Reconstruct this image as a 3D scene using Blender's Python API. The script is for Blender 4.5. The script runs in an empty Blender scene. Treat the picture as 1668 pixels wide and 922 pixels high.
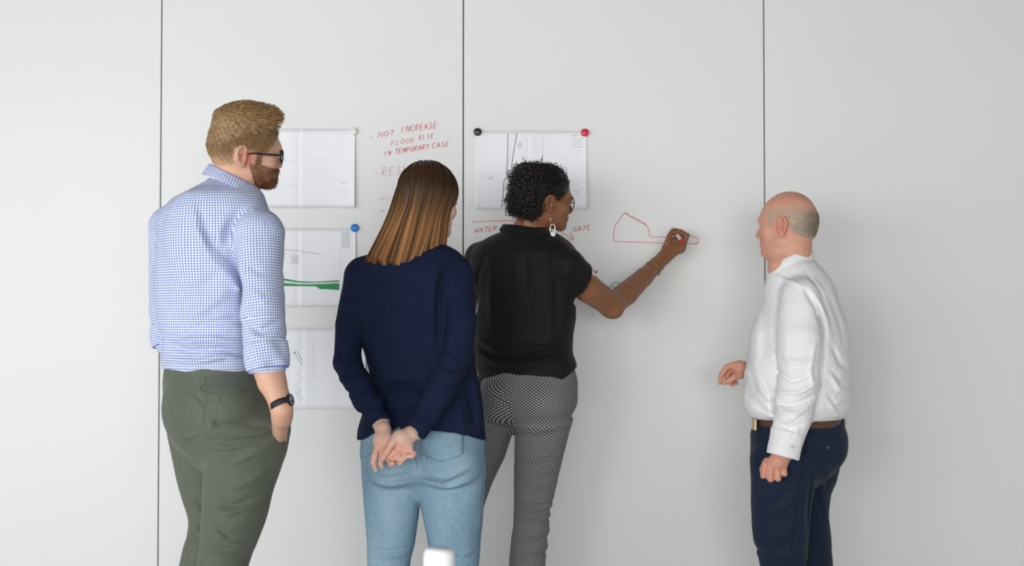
import bpy, math
import numpy as np

# ------------------------------------------------------------------ camera, world, light, exposure
FPX, IMG_W, IMG_H = 2140.0, 1668.0, 922.0
WALL_Y, CAM_Z, PITCH = 5.0, 1.20, math.radians(1.53)
scene = bpy.context.scene
COL = scene.collection
cam_data = bpy.data.cameras.new('camera')
cam = bpy.data.objects.new('camera', cam_data)
COL.objects.link(cam)
cam.location = (0, 0, CAM_Z)
cam.rotation_euler = (math.pi / 2 + PITCH, 0, 0)
cam_data.sensor_width = 36.0
cam_data.lens = FPX / IMG_W * 36.0
cam_data.clip_start = 0.05
cam_data.dof.use_dof = True
cam_data.dof.focus_distance = 4.25
cam_data.dof.aperture_fstop = 4.5
scene.camera = cam
scene.view_settings.view_transform = 'Standard'
scene.view_settings.look = 'None'
scene.view_settings.exposure = 0.0
scene.view_settings.gamma = 1.0
scene.view_settings.use_curve_mapping = False

world = bpy.data.worlds.new('daylight_sky')
scene.world = world
world.use_nodes = True
wn = world.node_tree.nodes
wn['Background'].inputs['Color'].default_value = (0.86, 0.93, 1.0, 1)
wn['Background'].inputs['Strength'].default_value = 0.35

def area_light(name, loc, target, sx, sy, power, color):
    ld = bpy.data.lights.new(name, 'AREA')
    ld.shape = 'RECTANGLE'; ld.size = sx; ld.size_y = sy
    ld.energy = power; ld.color = color
    o = bpy.data.objects.new(name, ld)
    COL.objects.link(o)
    o.location = loc
    d = np.array(target, float) - np.array(loc, float)
    from mathutils import Vector
    o.rotation_euler = Vector(d).to_track_quat('-Z', 'Y').to_euler()
    return o

# daylight entering through the long side window and through the window wall behind the camera
area_light('side_window_daylight', (-3.95, 0.2, 1.60), (0.5, 4.0, 0.9), 6.0, 1.7, 165, (0.985, 0.99, 1.0))
area_light('rear_window_daylight', (-0.7, -3.5, 1.45), (0.2, 4.5, 0.8), 5.8, 1.8, 268, (0.995, 1.0, 0.978))

# ------------------------------------------------------------------ photo geometry helpers
_cp, _sp = math.cos(PITCH), math.sin(PITCH)
def W(px, py, y):
    """point in the room seen at photo pixel (px, py), standing y metres into the room"""
    u = (px - IMG_W / 2) / FPX
    v = (IMG_H / 2 - py) / FPX
    dy = _cp - v * _sp
    dz = _sp + v * _cp
    t = y / dy
    return np.array([u * t, y, CAM_Z + dz * t])
def scale_at(y):
    return FPX / y

# ------------------------------------------------------------------ materials
def nodes_of(m):
    return m.node_tree.nodes, m.node_tree.links
def mat(name, color, rough=0.6, spec=0.4, noise=None, bump=None, metallic=0.0, sheen=0.0, transmission=0.0, alpha=1.0, sss=0.0):
    """principled material; noise = (scale, amount), bump = (scale, strength, distance)"""
    m = bpy.data.materials.new(name)
    m.use_nodes = True
    n, l = nodes_of(m)
    b = n['Principled BSDF']
    b.inputs['Base Color'].default_value = (*color, 1)
    b.inputs['Roughness'].default_value = rough
    b.inputs['Specular IOR Level'].default_value = spec
    b.inputs['Metallic'].default_value = metallic
    b.inputs['Sheen Weight'].default_value = sheen
    b.inputs['Transmission Weight'].default_value = transmission
    b.inputs['Alpha'].default_value = alpha
    if sss:
        b.inputs['Subsurface Weight'].default_value = sss
        b.inputs['Subsurface Radius'].default_value = (0.012, 0.005, 0.003)
        b.inputs['Subsurface Scale'].default_value = 1.0
    tc = n.new('ShaderNodeTexCoord')
    if noise:
        nz = n.new('ShaderNodeTexNoise'); nz.inputs['Scale'].default_value = noise[0]; nz.inputs['Detail'].default_value = 4
        l.new(tc.outputs['Object'], nz.inputs['Vector'])
        mp = n.new('ShaderNodeMapRange')
        mp.inputs['From Min'].default_value = 0.25; mp.inputs['From Max'].default_value = 0.75
        mp.inputs['To Min'].default_value = 1 - noise[1]; mp.inputs['To Max'].default_value = 1 + noise[1]
        l.new(nz.outputs['Fac'], mp.inputs['Value'])
        hs = n.new('ShaderNodeHueSaturation'); hs.inputs['Color'].default_value = (*color, 1)
        l.new(mp.outputs['Result'], hs.inputs['Value'])
        l.new(hs.outputs['Color'], b.inputs['Base Color'])
    if bump:
        nb = n.new('ShaderNodeTexNoise'); nb.inputs['Scale'].default_value = bump[0]; nb.inputs['Detail'].default_value = 3
        l.new(tc.outputs['Object'], nb.inputs['Vector'])
        bp = n.new('ShaderNodeBump'); bp.inputs['Strength'].default_value = bump[1]; bp.inputs['Distance'].default_value = bump[2]
        l.new(nb.outputs['Fac'], bp.inputs['Height'])
        l.new(bp.outputs['Normal'], b.inputs['Normal'])
    return m
def wrinkled(m, scale, dist, strength=0.6, stretch=(1, 1, 1)):
    """adds soft creases to a cloth material: ridged, distorted noise as relief"""
    n, l = nodes_of(m); b = n['Principled BSDF']
    tc = n.new('ShaderNodeTexCoord'); mp = n.new('ShaderNodeMapping'); mp.inputs['Scale'].default_value = stretch
    l.new(tc.outputs['Object'], mp.inputs['Vector'])
    nz = n.new('ShaderNodeTexNoise'); nz.inputs['Scale'].default_value = scale; nz.inputs['Detail'].default_value = 2.5; nz.inputs['Distortion'].default_value = 1.2
    l.new(mp.outputs['Vector'], nz.inputs['Vector'])
    a = n.new('ShaderNodeMath'); a.operation = 'SUBTRACT'; a.inputs[1].default_value = 0.5; l.new(nz.outputs['Fac'], a.inputs[0])
    c = n.new('ShaderNodeMath'); c.operation = 'ABSOLUTE'; l.new(a.outputs[0], c.inputs[0])
    d = n.new('ShaderNodeMath'); d.operation = 'SMOOTH_MIN'; d.inputs[1].default_value = 0.10; d.inputs[2].default_value = 0.08; l.new(c.outputs[0], d.inputs[0])
    bp = n.new('ShaderNodeBump'); bp.inputs['Strength'].default_value = strength; bp.inputs['Distance'].default_value = dist
    l.new(d.outputs[0], bp.inputs['Height'])
    old = b.inputs['Normal'].links
    if old: l.new(old[0].from_socket, bp.inputs['Normal'])
    l.new(bp.outputs['Normal'], b.inputs['Normal'])
    return m
def attr_mat(name, attr, rough=0.6, spec=0.4, bump=None, sss=0.0, sheen=0.0, noise=None):
    """principled material that takes its colour from a colour attribute of the mesh"""
    m = mat(name, (0.5, 0.5, 0.5), rough, spec, None, bump, 0, sheen, sss=sss)
    n, l = nodes_of(m)
    a = n.new('ShaderNodeVertexColor'); a.layer_name = attr
    src = a.outputs['Color']
    if noise:
        tc = n.new('ShaderNodeTexCoord')
        nz = n.new('ShaderNodeTexNoise'); nz.inputs['Scale'].default_value = noise[0]; nz.inputs['Detail'].default_value = 5
        l.new(tc.outputs['Object'], nz.inputs['Vector'])
        mp = n.new('ShaderNodeMapRange')
        mp.inputs['From Min'].default_value = 0.25; mp.inputs['From Max'].default_value = 0.75
        mp.inputs['To Min'].default_value = 1 - noise[1]; mp.inputs['To Max'].default_value = 1 + noise[1]
        l.new(nz.outputs['Fac'], mp.inputs['Value'])
        hs = n.new('ShaderNodeHueSaturation')
        l.new(src, hs.inputs['Color']); l.new(mp.outputs['Result'], hs.inputs['Value'])
        src = hs.outputs['Color']
    l.new(src, n['Principled BSDF'].inputs['Base Color'])
    return m

# ------------------------------------------------------------------ objects
def tag(o, label=None, category=None, group=None, kind=None):
    if label: o['label'] = label
    if category: o['category'] = category
    if group: o['group'] = group
    if kind: o['kind'] = kind
    return o
def link_mesh(name, verts, faces, material, parent=None, smooth=True, colors=None, uvs=None, label=None):
    """one mesh object; verts are in room coordinates and are stored relative to the parent's base"""
    verts = np.asarray(verts, np.float64)
    off = np.zeros(3)
    p = parent
    while p is not None:
        off += np.array(p.location); p = p.parent
    me = bpy.data.meshes.new(name)
    me.from_pydata((verts - off).tolist() if len(verts) < 20000 else [], [], faces if len(verts) < 20000 else [])
    if len(verts) >= 20000:
        F = np.asarray(faces, np.int32)
        nv, nf, k = len(verts), len(F), F.shape[1]
        me.vertices.add(nv); me.vertices.foreach_set('co', (verts - off).astype(np.float32).ravel())
        me.loops.add(nf * k); me.loops.foreach_set('vertex_index', F.ravel())
        me.polygons.add(nf); me.polygons.foreach_set('loop_start', np.arange(0, nf * k, k, dtype=np.int32))
        me.update(calc_edges=True)
    if smooth:
        me.polygons.foreach_set('use_smooth', np.ones(len(me.polygons), bool))
    if colors is not None:
        ca = me.color_attributes.new('tint', 'FLOAT_COLOR', 'POINT')
        c4 = np.ones((len(verts), 4), np.float32); c4[:, :3] = colors
        ca.data.foreach_set('color', c4.ravel())
    if uvs is not None:
        at = me.attributes.new('cloth_uv', 'FLOAT_VECTOR', 'POINT')
        c3 = np.zeros((len(verts), 3), np.float32); c3[:, :uvs.shape[1]] = uvs
        at.data.foreach_set('vector', c3.ravel())
    mats = material if isinstance(material, (list, tuple)) else [material]
    for m_ in mats: me.materials.append(m_)
    o = bpy.data.objects.new(name, me)
    COL.objects.link(o)
    if parent is not None: o.parent = parent
    if label: o['label'] = label
    me.update()
    return o
def empty(name, loc):
    o = bpy.data.objects.new(name, None)
    o.empty_display_size = 0.1
    COL.objects.link(o); o.location = loc
    return o
def box_vf(lo, hi):
    x0, y0, z0 = lo; x1, y1, z1 = hi
    v = [(x0,y0,z0),(x1,y0,z0),(x1,y1,z0),(x0,y1,z0),(x0,y0,z1),(x1,y0,z1),(x1,y1,z1),(x0,y1,z1)]
    f = [(0,3,2,1),(4,5,6,7),(0,1,5,4),(1,2,6,5),(2,3,7,6),(3,0,4,7)]
    return v, f
def box(name, lo, hi, material, parent=None, bevel=0.0, label=None):
    v, f = box_vf(lo, hi)
    o = link_mesh(name, v, f, material, parent, smooth=False, label=label)
    if bevel:
        md = o.modifiers.new('bevel', 'BEVEL'); md.width = bevel; md.segments = 2
    return o
def tube_vf(pts, radii, sides=8, cap=True):
    """swept round tube through pts"""
    pts = np.asarray(pts, float); n = len(pts)
    radii = np.full(n, radii, float) if np.isscalar(radii) else np.asarray(radii, float)
    t = np.gradient(pts, axis=0); t /= np.linalg.norm(t, axis=1, keepdims=True) + 1e-12
    up = np.array([0, 0, 1.0]) if abs(t[0][2]) < 0.9 else np.array([1.0, 0, 0])
    verts = []; u = np.cross(t[0], up); u /= np.linalg.norm(u)
    for i in range(n):
        u = u - t[i] * np.dot(u, t[i]); u /= np.linalg.norm(u) + 1e-12
        w = np.cross(t[i], u)
        for s in range(sides):
            a = 2 * math.pi * s / sides
            verts.append(pts[i] + radii[i] * (math.cos(a) * u + math.sin(a) * w))
    faces = []
    for i in range(n - 1):
        for s in range(sides):
            a, b = i * sides + s, i * sides + (s + 1) % sides
            faces.append((a, b, b + sides, a + sides))
    if cap:
        faces.append(tuple(range(sides - 1, -1, -1))); faces.append(tuple((n - 1) * sides + s for s in range(sides)))
    return verts, faces
def merge_vf(lst):
    V, Fc = [], []
    for v, f in lst:
        o = len(V); V += [tuple(p) for p in v]; Fc += [tuple(i + o for i in q) for q in f]
    return V, Fc
def lathe_vf(prof, origin, axis, sides=24):
    """profile of (radius, height) pairs turned about an axis"""
    axis = np.asarray(axis, float); axis /= np.linalg.norm(axis)
    up = np.array([0, 0, 1.0]) if abs(axis[2]) < 0.9 else np.array([1.0, 0, 0])
    u = np.cross(axis, up); u /= np.linalg.norm(u); w = np.cross(axis, u)
    V = []; Fc = []
    for r, h in prof:
        for s in range(sides):
            a = 2 * math.pi * s / sides
            V.append(np.asarray(origin) + axis * h + max(r, 1e-5) * (math.cos(a) * u + math.sin(a) * w))
    for i in range(len(prof) - 1):
        for s in range(sides):
            a, b = i * sides + s, i * sides + (s + 1) % sides
            Fc.append((a, a + sides, b + sides, b))
    return V, Fc

# ------------------------------------------------------------------ implicit modelling (smooth unions meshed by surface nets)
F32 = np.float32
def pchip(xs, ys):
    xs = np.asarray(xs, float); ys = np.asarray(ys, float)
    h = np.diff(xs); d = np.diff(ys) / h
    m = np.zeros(len(xs))
    m[0], m[-1] = d[0], d[-1]
    for i in range(1, len(xs) - 1):
        if d[i - 1] * d[i] > 0:
            w1, w2 = 2 * h[i] + h[i - 1], h[i] + 2 * h[i - 1]
            m[i] = (w1 + w2) / (w1 / d[i - 1] + w2 / d[i])
    def f(x):
        x = np.clip(x, xs[0], xs[-1])
        i = np.clip(np.searchsorted(xs, x) - 1, 0, len(xs) - 2)
        t = (x - xs[i]) / h[i]
        return ((1 + 2*t)*(1-t)**2 * ys[i] + t*(1-t)**2 * h[i]*m[i] + t*t*(3-2*t) * ys[i+1] + t*t*(t-1) * h[i]*m[i+1])
    return f
class Prim:
    def __init__(s, fn, lo, hi): s.fn, s.lo, s.hi = fn, np.asarray(lo, float), np.asarray(hi, float)
def cone(a, b, ra, rb=None, squash=None):
    """capsule from a to b with radii ra, rb; squash = (direction, factor>1 flattens along it)"""
    a = np.asarray(a, float); b = np.asarray(b, float); rb = ra if rb is None else rb
    ab = b - a; L2 = max(float(ab @ ab), 1e-12)
    r = max(ra, rb)
    if squash is not None:
        nrm = np.asarray(squash[0], float); nrm = nrm / np.linalg.norm(nrm); fac = squash[1]
    def fn(P):
        q = P - a.astype(F32)
        t = np.clip(q @ (ab / L2).astype(F32), 0, 1)
        q = q - t[:, None] * ab.astype(F32)
        if squash is not None:
            q = q + ((fac - 1) * (q @ nrm.astype(F32)))[:, None] * nrm.astype(F32)
        d = np.sqrt((q * q).sum(1)) - (ra + t * (rb - ra))
        return d
    return Prim(fn, np.minimum(a, b) - r, np.maximum(a, b) + r)
def ell(c, r, R=None):
    c = np.asarray(c, float); r = np.asarray(r, float) * np.ones(3)
    def fn(P):
        q = P - c.astype(F32)
        if R is not None: q = q @ np.asarray(R, F32)
        k0 = np.sqrt(((q / r.astype(F32)) ** 2).sum(1)) + 1e-6
        k1 = np.sqrt(((q / (r * r).astype(F32)) ** 2).sum(1)) + 1e-6
        return k0 * (k0 - 1) / k1
    m = r if R is None else np.abs(np.asarray(R)) @ r
    return Prim(fn, c - m, c + m)
def loft(rows, yaw=0.0, n=2.2, ratio=0.62):
    """stack of super-ellipses along z. rows: (z, cx, cy, half silhouette width[, ratio depth/width])"""
    rows = sorted([tuple(r) + ((ratio,) if len(r) == 4 else ()) for r in rows], key=lambda r: r[0])
    A = np.array(rows, float)
    c, s = math.cos(yaw), math.sin(yaw)
    half = A[:, 3] / np.sqrt(c * c + (A[:, 4] * s) ** 2)
    fx, fy, fa, fb = (pchip(A[:, 0], v) for v in (A[:, 1], A[:, 2], half, half * A[:, 4]))
    z0, z1 = A[0, 0], A[-1, 0]
    zs = np.linspace(z0, z1, 200)
    tx, ty, ta, tb = (f(zs) for f in (fx, fy, fa, fb))
    def fn(P):
        z = P[:, 2]
        X = P[:, 0] - np.interp(z, zs, tx).astype(F32); Y = P[:, 1] - np.interp(z, zs, ty).astype(F32)
        a = np.interp(z, zs, ta).astype(F32); b = np.interp(z, zs, tb).astype(F32)
        # the person's right axis is (c, -s), forward is (s, c)
        x = np.abs(X * c - Y * s) / a; y = np.abs(X * s + Y * c) / b
        k = (x ** n + y ** n) ** (1.0 / n) + 1e-6
        g = np.sqrt((x / a) ** 2 + (y / b) ** 2) / np.sqrt(x * x + y * y + 1e-9)
        d = (k - 1) / np.maximum(g, 1e-3)
        cap = np.maximum(z - z1, z0 - z)
        return np.maximum(d, cap)
    m = max(half.max(), (half * A[:, 4]).max()) + 0.01
    return Prim(fn, (tx.min() - m, ty.min() - m, z0), (tx.max() + m, ty.max() + m, z1))
def silh(rows, y, yaw, ratio, lean=None):
    """rows of (photo row, left edge, right edge[, ratio[, depth shift]]) -> loft rows at depth y"""
    out = []
    for r in rows:
        dy = r[4] if len(r) > 4 else 0.0
        l, rr = W(r[1], r[0], y + dy), W(r[2], r[0], y + dy)
        out.append((l[2], (l[0] + rr[0]) / 2, y + dy, (rr[0] - l[0]) / 2, r[3] if len(r) > 3 and r[3] else ratio))
    return out
class Field:
    def __init__(s, pad=0.012): s.ops = []; s.pad = pad
    def add(s, prim, k=0.01): s.ops.append(('+', prim, k)); return s
    def sub(s, prim, k=0.01): s.ops.append(('-', prim, k)); return s
    def cut(s, fn): s.ops.append(('&', fn, 0)); return s                 # keep where fn(P) < 0
    def disp(s, fn, lo=None, hi=None): s.ops.append(('d', Prim(fn, lo if lo is not None else (-99,)*3, hi if hi is not None else (99,)*3), 0)); return s
    def chain(s, pts, radii, k=0.01, kj=None, squash=None):
        for i in range(len(pts) - 1):
            s.add(cone(pts[i], pts[i + 1], radii[i], radii[i + 1], squash), k if i == 0 else (min(k, 0.004) if kj is None else kj))
        return s
    def bounds(s):
        lo = np.min([o[1].lo for o in s.ops if o[0] == '+'], 0); hi = np.max([o[1].hi for o in s.ops if o[0] == '+'], 0)
        return lo, hi
    def eval_blocks(s, pts, blo, bhi):
        """pts (nb, m, 3); blo/bhi (nb, 3) bounds of every block"""
        nb, m = pts.shape[:2]
        d = np.full((nb, m), 1.0, F32)
        for op, pr, k in s.ops:
            if op == '&':
                d = np.maximum(d, pr(pts.reshape(-1, 3)).reshape(nb, m).astype(F32)); continue
            e = k + s.pad
            sel = np.nonzero(np.all((blo <= pr.hi + e) & (bhi >= pr.lo - e), axis=1))[0]
            if len(sel) == 0: continue
            v = pr.fn(pts[sel].reshape(-1, 3)).reshape(len(sel), m).astype(F32)
            a = d[sel]
            if op == '+':
                if k > 0:
                    h = np.clip(0.5 + 0.5 * (a - v) / k, 0, 1); d[sel] = a * (1 - h) + v * h - k * h * (1 - h)
                else: d[sel] = np.minimum(a, v)
            elif op == '-':
                v = -v
                if k > 0:
                    h = np.clip(0.5 - 0.5 * (a - v) / k, 0, 1); d[sel] = a * (1 - h) + v * h + k * h * (1 - h)
                else: d[sel] = np.maximum(a, v)
            else: d[sel] = a + v
        return d
    def at(s, P):
        P = np.asarray(P, F32)
        return s.eval_blocks(P[:, None, :], P.astype(float), P.astype(float))[:, 0]
    def prim(s):
        lo, hi = s.bounds()
        return Prim(lambda P: s.at(P), lo, hi)
    def mesh(s, h=0.005, B=8, slack=1.4):
        lo, hi = s.bounds(); lo = lo - 3 * h - 0.01; hi = hi + 3 * h + 0.01
        nbk = np.ceil((hi - lo) / (B * h)).astype(int) + 1
        g = np.stack(np.meshgrid(*[np.arange(n) for n in nbk], indexing='ij'), -1).reshape(-1, 3)
        blo = lo + g * (B * h); bhi = blo + B * h
        dc = s.eval_blocks(((blo + bhi) / 2)[:, None, :].astype(F32), blo, bhi)[:, 0]
        act = np.abs(dc) < slack * B * h * 0.87
        g = g[act]; blo = blo[act]; bhi = bhi[act]
        c = np.stack(np.meshgrid(*[np.arange(B + 1)] * 3, indexing='ij'), -1).reshape(-1, 3)
        vals = np.empty((len(g), (B + 1) ** 3), F32)
        for i in range(0, len(g), 1500):
            pts = (blo[i:i+1500, None, :] + c[None] * h).astype(F32)
            vals[i:i+1500] = s.eval_blocks(pts, blo[i:i+1500], bhi[i:i+1500])
        V = vals.reshape(-1, B + 1, B + 1, B + 1)
        neg = V < 0
        cnt = sum(neg[:, i:i+B, j:j+B, k:k+B].astype(np.int8) for i in (0,1) for j in (0,1) for k in (0,1))
        bi, ci, cj, ck = np.nonzero((cnt > 0) & (cnt < 8))
        corner = np.array([(i, j, k) for i in (0,1) for j in (0,1) for k in (0,1)])
        cv = np.stack([V[bi, ci + a, cj + b, ck + e] for a, b, e in corner], 1)
        edges = [(0,4),(1,5),(2,6),(3,7),(0,2),(1,3),(4,6),(5,7),(0,1),(2,3),(4,5),(6,7)]
        acc = np.zeros((len(bi), 3)); num = np.zeros(len(bi))
        for a, b in edges:
            va, vb = cv[:, a], cv[:, b]
            cr = (va < 0) != (vb < 0)
            t = np.where(cr, va / np.where(va == vb, 1, va - vb), 0)
            acc += np.where(cr[:, None], corner[a] + t[:, None] * (corner[b] - corner[a]), 0); num += cr
        cell = g[bi] * B + np.stack([ci, cj, ck], 1)
        verts = lo + (cell + acc / num[:, None]) * h
        dims = nbk * B + 2
        key = (cell[:, 0] * dims[1] + cell[:, 1]) * dims[2] + cell[:, 2]
        order = np.argsort(key); skey = key[order]
        def look(cc):
            kk = (cc[:, 0] * dims[1] + cc[:, 1]) * dims[2] + cc[:, 2]
            p = np.clip(np.searchsorted(skey, kk), 0, len(skey) - 1)
            return np.where(skey[p] == kk, order[p], -1)
        quads = []
        ax = np.eye(3, dtype=int)
        for d in range(3):
            o = cv[:, 0]; e = cv[:, [4, 2, 1][d]]
            for flip in (0, 1):
                m = (o < 0) & (e >= 0) if flip == 0 else (o >= 0) & (e < 0)
                cc = cell[m]
                u, w = ax[(d + 1) % 3], ax[(d + 2) % 3]
                q = np.stack([look(cc), look(cc - u), look(cc - u - w), look(cc - w)], 1)
                q = q[(q >= 0).all(1)]
                quads.append(q if flip == 0 else q[:, ::-1])
        F_ = np.concatenate(quads)
        return verts, F_
BUILT = {}
def build(name, field, h, material, parent, color=None, uv=None, smooth_iter=0, label=None, slack=1.4):
    v, f = field.mesh(h, slack=slack)
    if smooth_iter:
        for _ in range(smooth_iter):
            acc = np.zeros_like(v); cnt = np.zeros(len(v))
            for a, b in ((0,1),(1,2),(2,3),(3,0)):
                np.add.at(acc, f[:, a], v[f[:, b]]); np.add.at(cnt, f[:, a], 1)
                np.add.at(acc, f[:, b], v[f[:, a]]); np.add.at(cnt, f[:, b], 1)
            v = 0.5 * v + 0.5 * acc / np.maximum(cnt, 1)[:, None]
    o = link_mesh(name, v, f.tolist() if len(v) < 20000 else f, material, parent,
                  colors=color(v) if color else None, uvs=uv(v) if uv else None, label=label)
    BUILT[o.name] = (v, f)
    return o

# folds: ridges (amp > 0) and grooves (amp < 0) along lines given in photo pixels on a surface at depth y
def folds(lines, y_cut):
    segs = []
    for pts, y, w, amp in lines:
        q = np.array([W(px, py, y) for px, py in pts])
        segs.append((q[:, [0, 2]], w, amp * 1.75))
    def fn(P):
        X = P[:, [0, 2]]; out = np.zeros(len(P), F32)
        lim = 1 / (1 + np.exp(np.clip((P[:, 1] - y_cut) / 0.012, -30, 30)))
        for q, w, amp in segs:
            lo, hi = q.min(0) - 2.5 * w, q.max(0) + 2.5 * w
            m = np.nonzero(np.all((X > lo) & (X < hi), 1))[0]
            if len(m) == 0: continue
            x = X[m]; best = np.full(len(m), 1e9); par = np.zeros(len(m)); n = len(q) - 1
            for i in range(n):
                ab = q[i+1] - q[i]; t = np.clip(((x - q[i]) @ ab) / (ab @ ab), 0, 1)
                dd = np.linalg.norm(x - q[i] - t[:, None] * ab, axis=1)
                b = dd < best; best[b] = dd[b]; par[b] = (i + t[b]) / n
            env = np.sqrt(np.clip(np.sin(np.pi * np.clip(par, 0.02, 0.98)), 0, 1))
            prof = np.exp(-(best / w) ** 2)
            out[m] -= (amp * env * prof).astype(F32)
        return out * lim.astype(F32)
    return fn
def ripple(freq, amp, seed=0, stretch=(1, 1, 1)):
    """soft irregular waviness"""
    rng = np.random.default_rng(seed)
    K = rng.normal(size=(7, 3)) * freq * np.asarray(stretch); ph = rng.uniform(0, 6.28, 7)
    def fn(P):
        s = np.zeros(len(P), F32)
        for k, p in zip(K, ph): s += np.sin(P @ k.astype(F32) + F32(p))
        return s * F32(amp / 3.0)
    return fn
def rot_axes(yaw, pitch=0.0, roll=0.0):
    """columns: right, forward, up. yaw 0 looks at the wall, positive turns to the right; pitch > 0 looks down; roll > 0 leans to the right"""
    y, p, r = math.radians(yaw), math.radians(pitch), math.radians(roll)
    f = np.array([math.sin(y) * math.cos(p), math.cos(y) * math.cos(p), -math.sin(p)])
    right = np.array([math.cos(y), -math.sin(y), 0.0])
    up = np.cross(right, f)
    right2 = right * math.cos(r) - up * math.sin(r)
    up2 = up * math.cos(r) + right * math.sin(r)
    return np.stack([right2, f, up2], 1)

# ------------------------------------------------------------------ the room
M_PANEL = mat('white_wall_panel', (0.80, 0.805, 0.795), rough=0.38, spec=0.35, noise=(1.3, 0.012))
M_SEAM = mat('dark_panel_joint', (0.16, 0.165, 0.16), rough=0.8)
M_PAINT = mat('white_paint', (0.78, 0.78, 0.77), rough=0.85, noise=(3.0, 0.02))
M_TILE = mat('grey_acoustic_tile', (0.16, 0.16, 0.155), rough=0.95, noise=(80.0, 0.1))
M_CARPET = mat('grey_carpet', (0.74, 0.74, 0.74), rough=0.9, noise=(90.0, 0.08), bump=(400.0, 0.4, 0.004))
M_FRAME = mat('window_frame_grey', (0.55, 0.56, 0.57), rough=0.5)
RX0, RX1, RY0, CEIL = -3.7, 4.6, -3.2, 2.75
# back wall: a dark backing with one separate white magnetic panel between each pair of joints
wall_back = empty('wall_back', (0, WALL_Y, 0)); tag(wall_back, kind='structure')
box('joint_backing', (RX0, WALL_Y + 0.020, 0), (RX1, WALL_Y + 0.10, CEIL), M_SEAM, wall_back)
seams = [W(263.7, 0, WALL_Y)[0], W(754.8, 0, WALL_Y)[0], W(1244.0, 0, WALL_Y)[0]]
pitch_x = (seams[2] - seams[0]) / 2
edges_x = [RX0, seams[0] - pitch_x, seams[0], seams[1], seams[2], seams[2] + pitch_x, seams[2] + 2 * pitch_x, RX1]
for a, b in zip(edges_x[:-1], edges_x[1:]):
    if b - a > 0.05:
        box('wall_panel', (a + 0.0024, WALL_Y, 0.0), (b - 0.0024, WALL_Y + 0.025, CEIL), M_PANEL, wall_back, bevel=0.0012)
tag(box('floor', (RX0, RY0, -0.05), (RX1, WALL_Y + 0.1, 0), M_CARPET), kind='structure')
tag(box('ceiling', (RX0, RY0, CEIL), (RX1, WALL_Y + 0.1, CEIL + 0.05), M_TILE), kind='structure')
tag(box('wall_right', (RX1, RY0, 0), (RX1 + 0.1, WALL_Y + 0.1, CEIL), M_PAINT), kind='structure')
# left wall with one long window band, rear wall with another
def wall_with_opening(name, axis, pos, a0, a1, o0, o1, oz0, oz1, out):
    w = empty(name, (pos, 0, 0) if axis == 'x' else (0, pos, 0)); tag(w, kind='structure')
    def piece(u0, u1, z0, z1):
        lo, hi = sorted((pos, pos + out))
        if axis == 'x': box('wall_section', (lo, u0, z0), (hi, u1, z1), M_PAINT, w)
        else: box('wall_section', (u0, lo, z0), (u1, hi, z1), M_PAINT, w)
    piece(a0, a1, 0, oz0); piece(a0, a1, oz1, CEIL); piece(a0, o0, oz0, oz1); piece(o1, a1, oz0, oz1)
    return w
wall_with_opening('wall_left', 'x', RX0, RY0, WALL_Y, -2.9, 3.3, 0.65, 2.55, -0.12)
wall_with_opening('wall_rear', 'y', RY0, RX0, RX1, -3.5, 3.2, 0.45, 2.45, -0.12)
win = empty('window_1', (RX0, 0.2, 0.65)); tag(win, kind='structure')
for yy in np.linspace(-2.9, 3.3, 6):
    box('mullion', (RX0 - 0.09, yy - 0.03, 0.65), (RX0 - 0.03, yy + 0.03, 2.55), M_FRAME, win)
for zz in (0.65, 2.55):
    box('rail', (RX0 - 0.09, -2.9, zz - 0.03), (RX0 - 0.03, 3.3, zz + 0.03), M_FRAME, win)
win = empty('window_2', (0, RY0, 0.45)); tag(win, kind='structure')
for xx in np.linspace(-3.5, 3.2, 5):
    box('mullion', (xx - 0.03, RY0 - 0.09, 0.45), (xx + 0.03, RY0 - 0.03, 2.45), M_FRAME, win)
for zz in (0.45, 2.45):
    box('rail', (-3.5, RY0 - 0.09, zz - 0.03), (3.2, RY0 - 0.03, zz + 0.03), M_FRAME, win)

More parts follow.
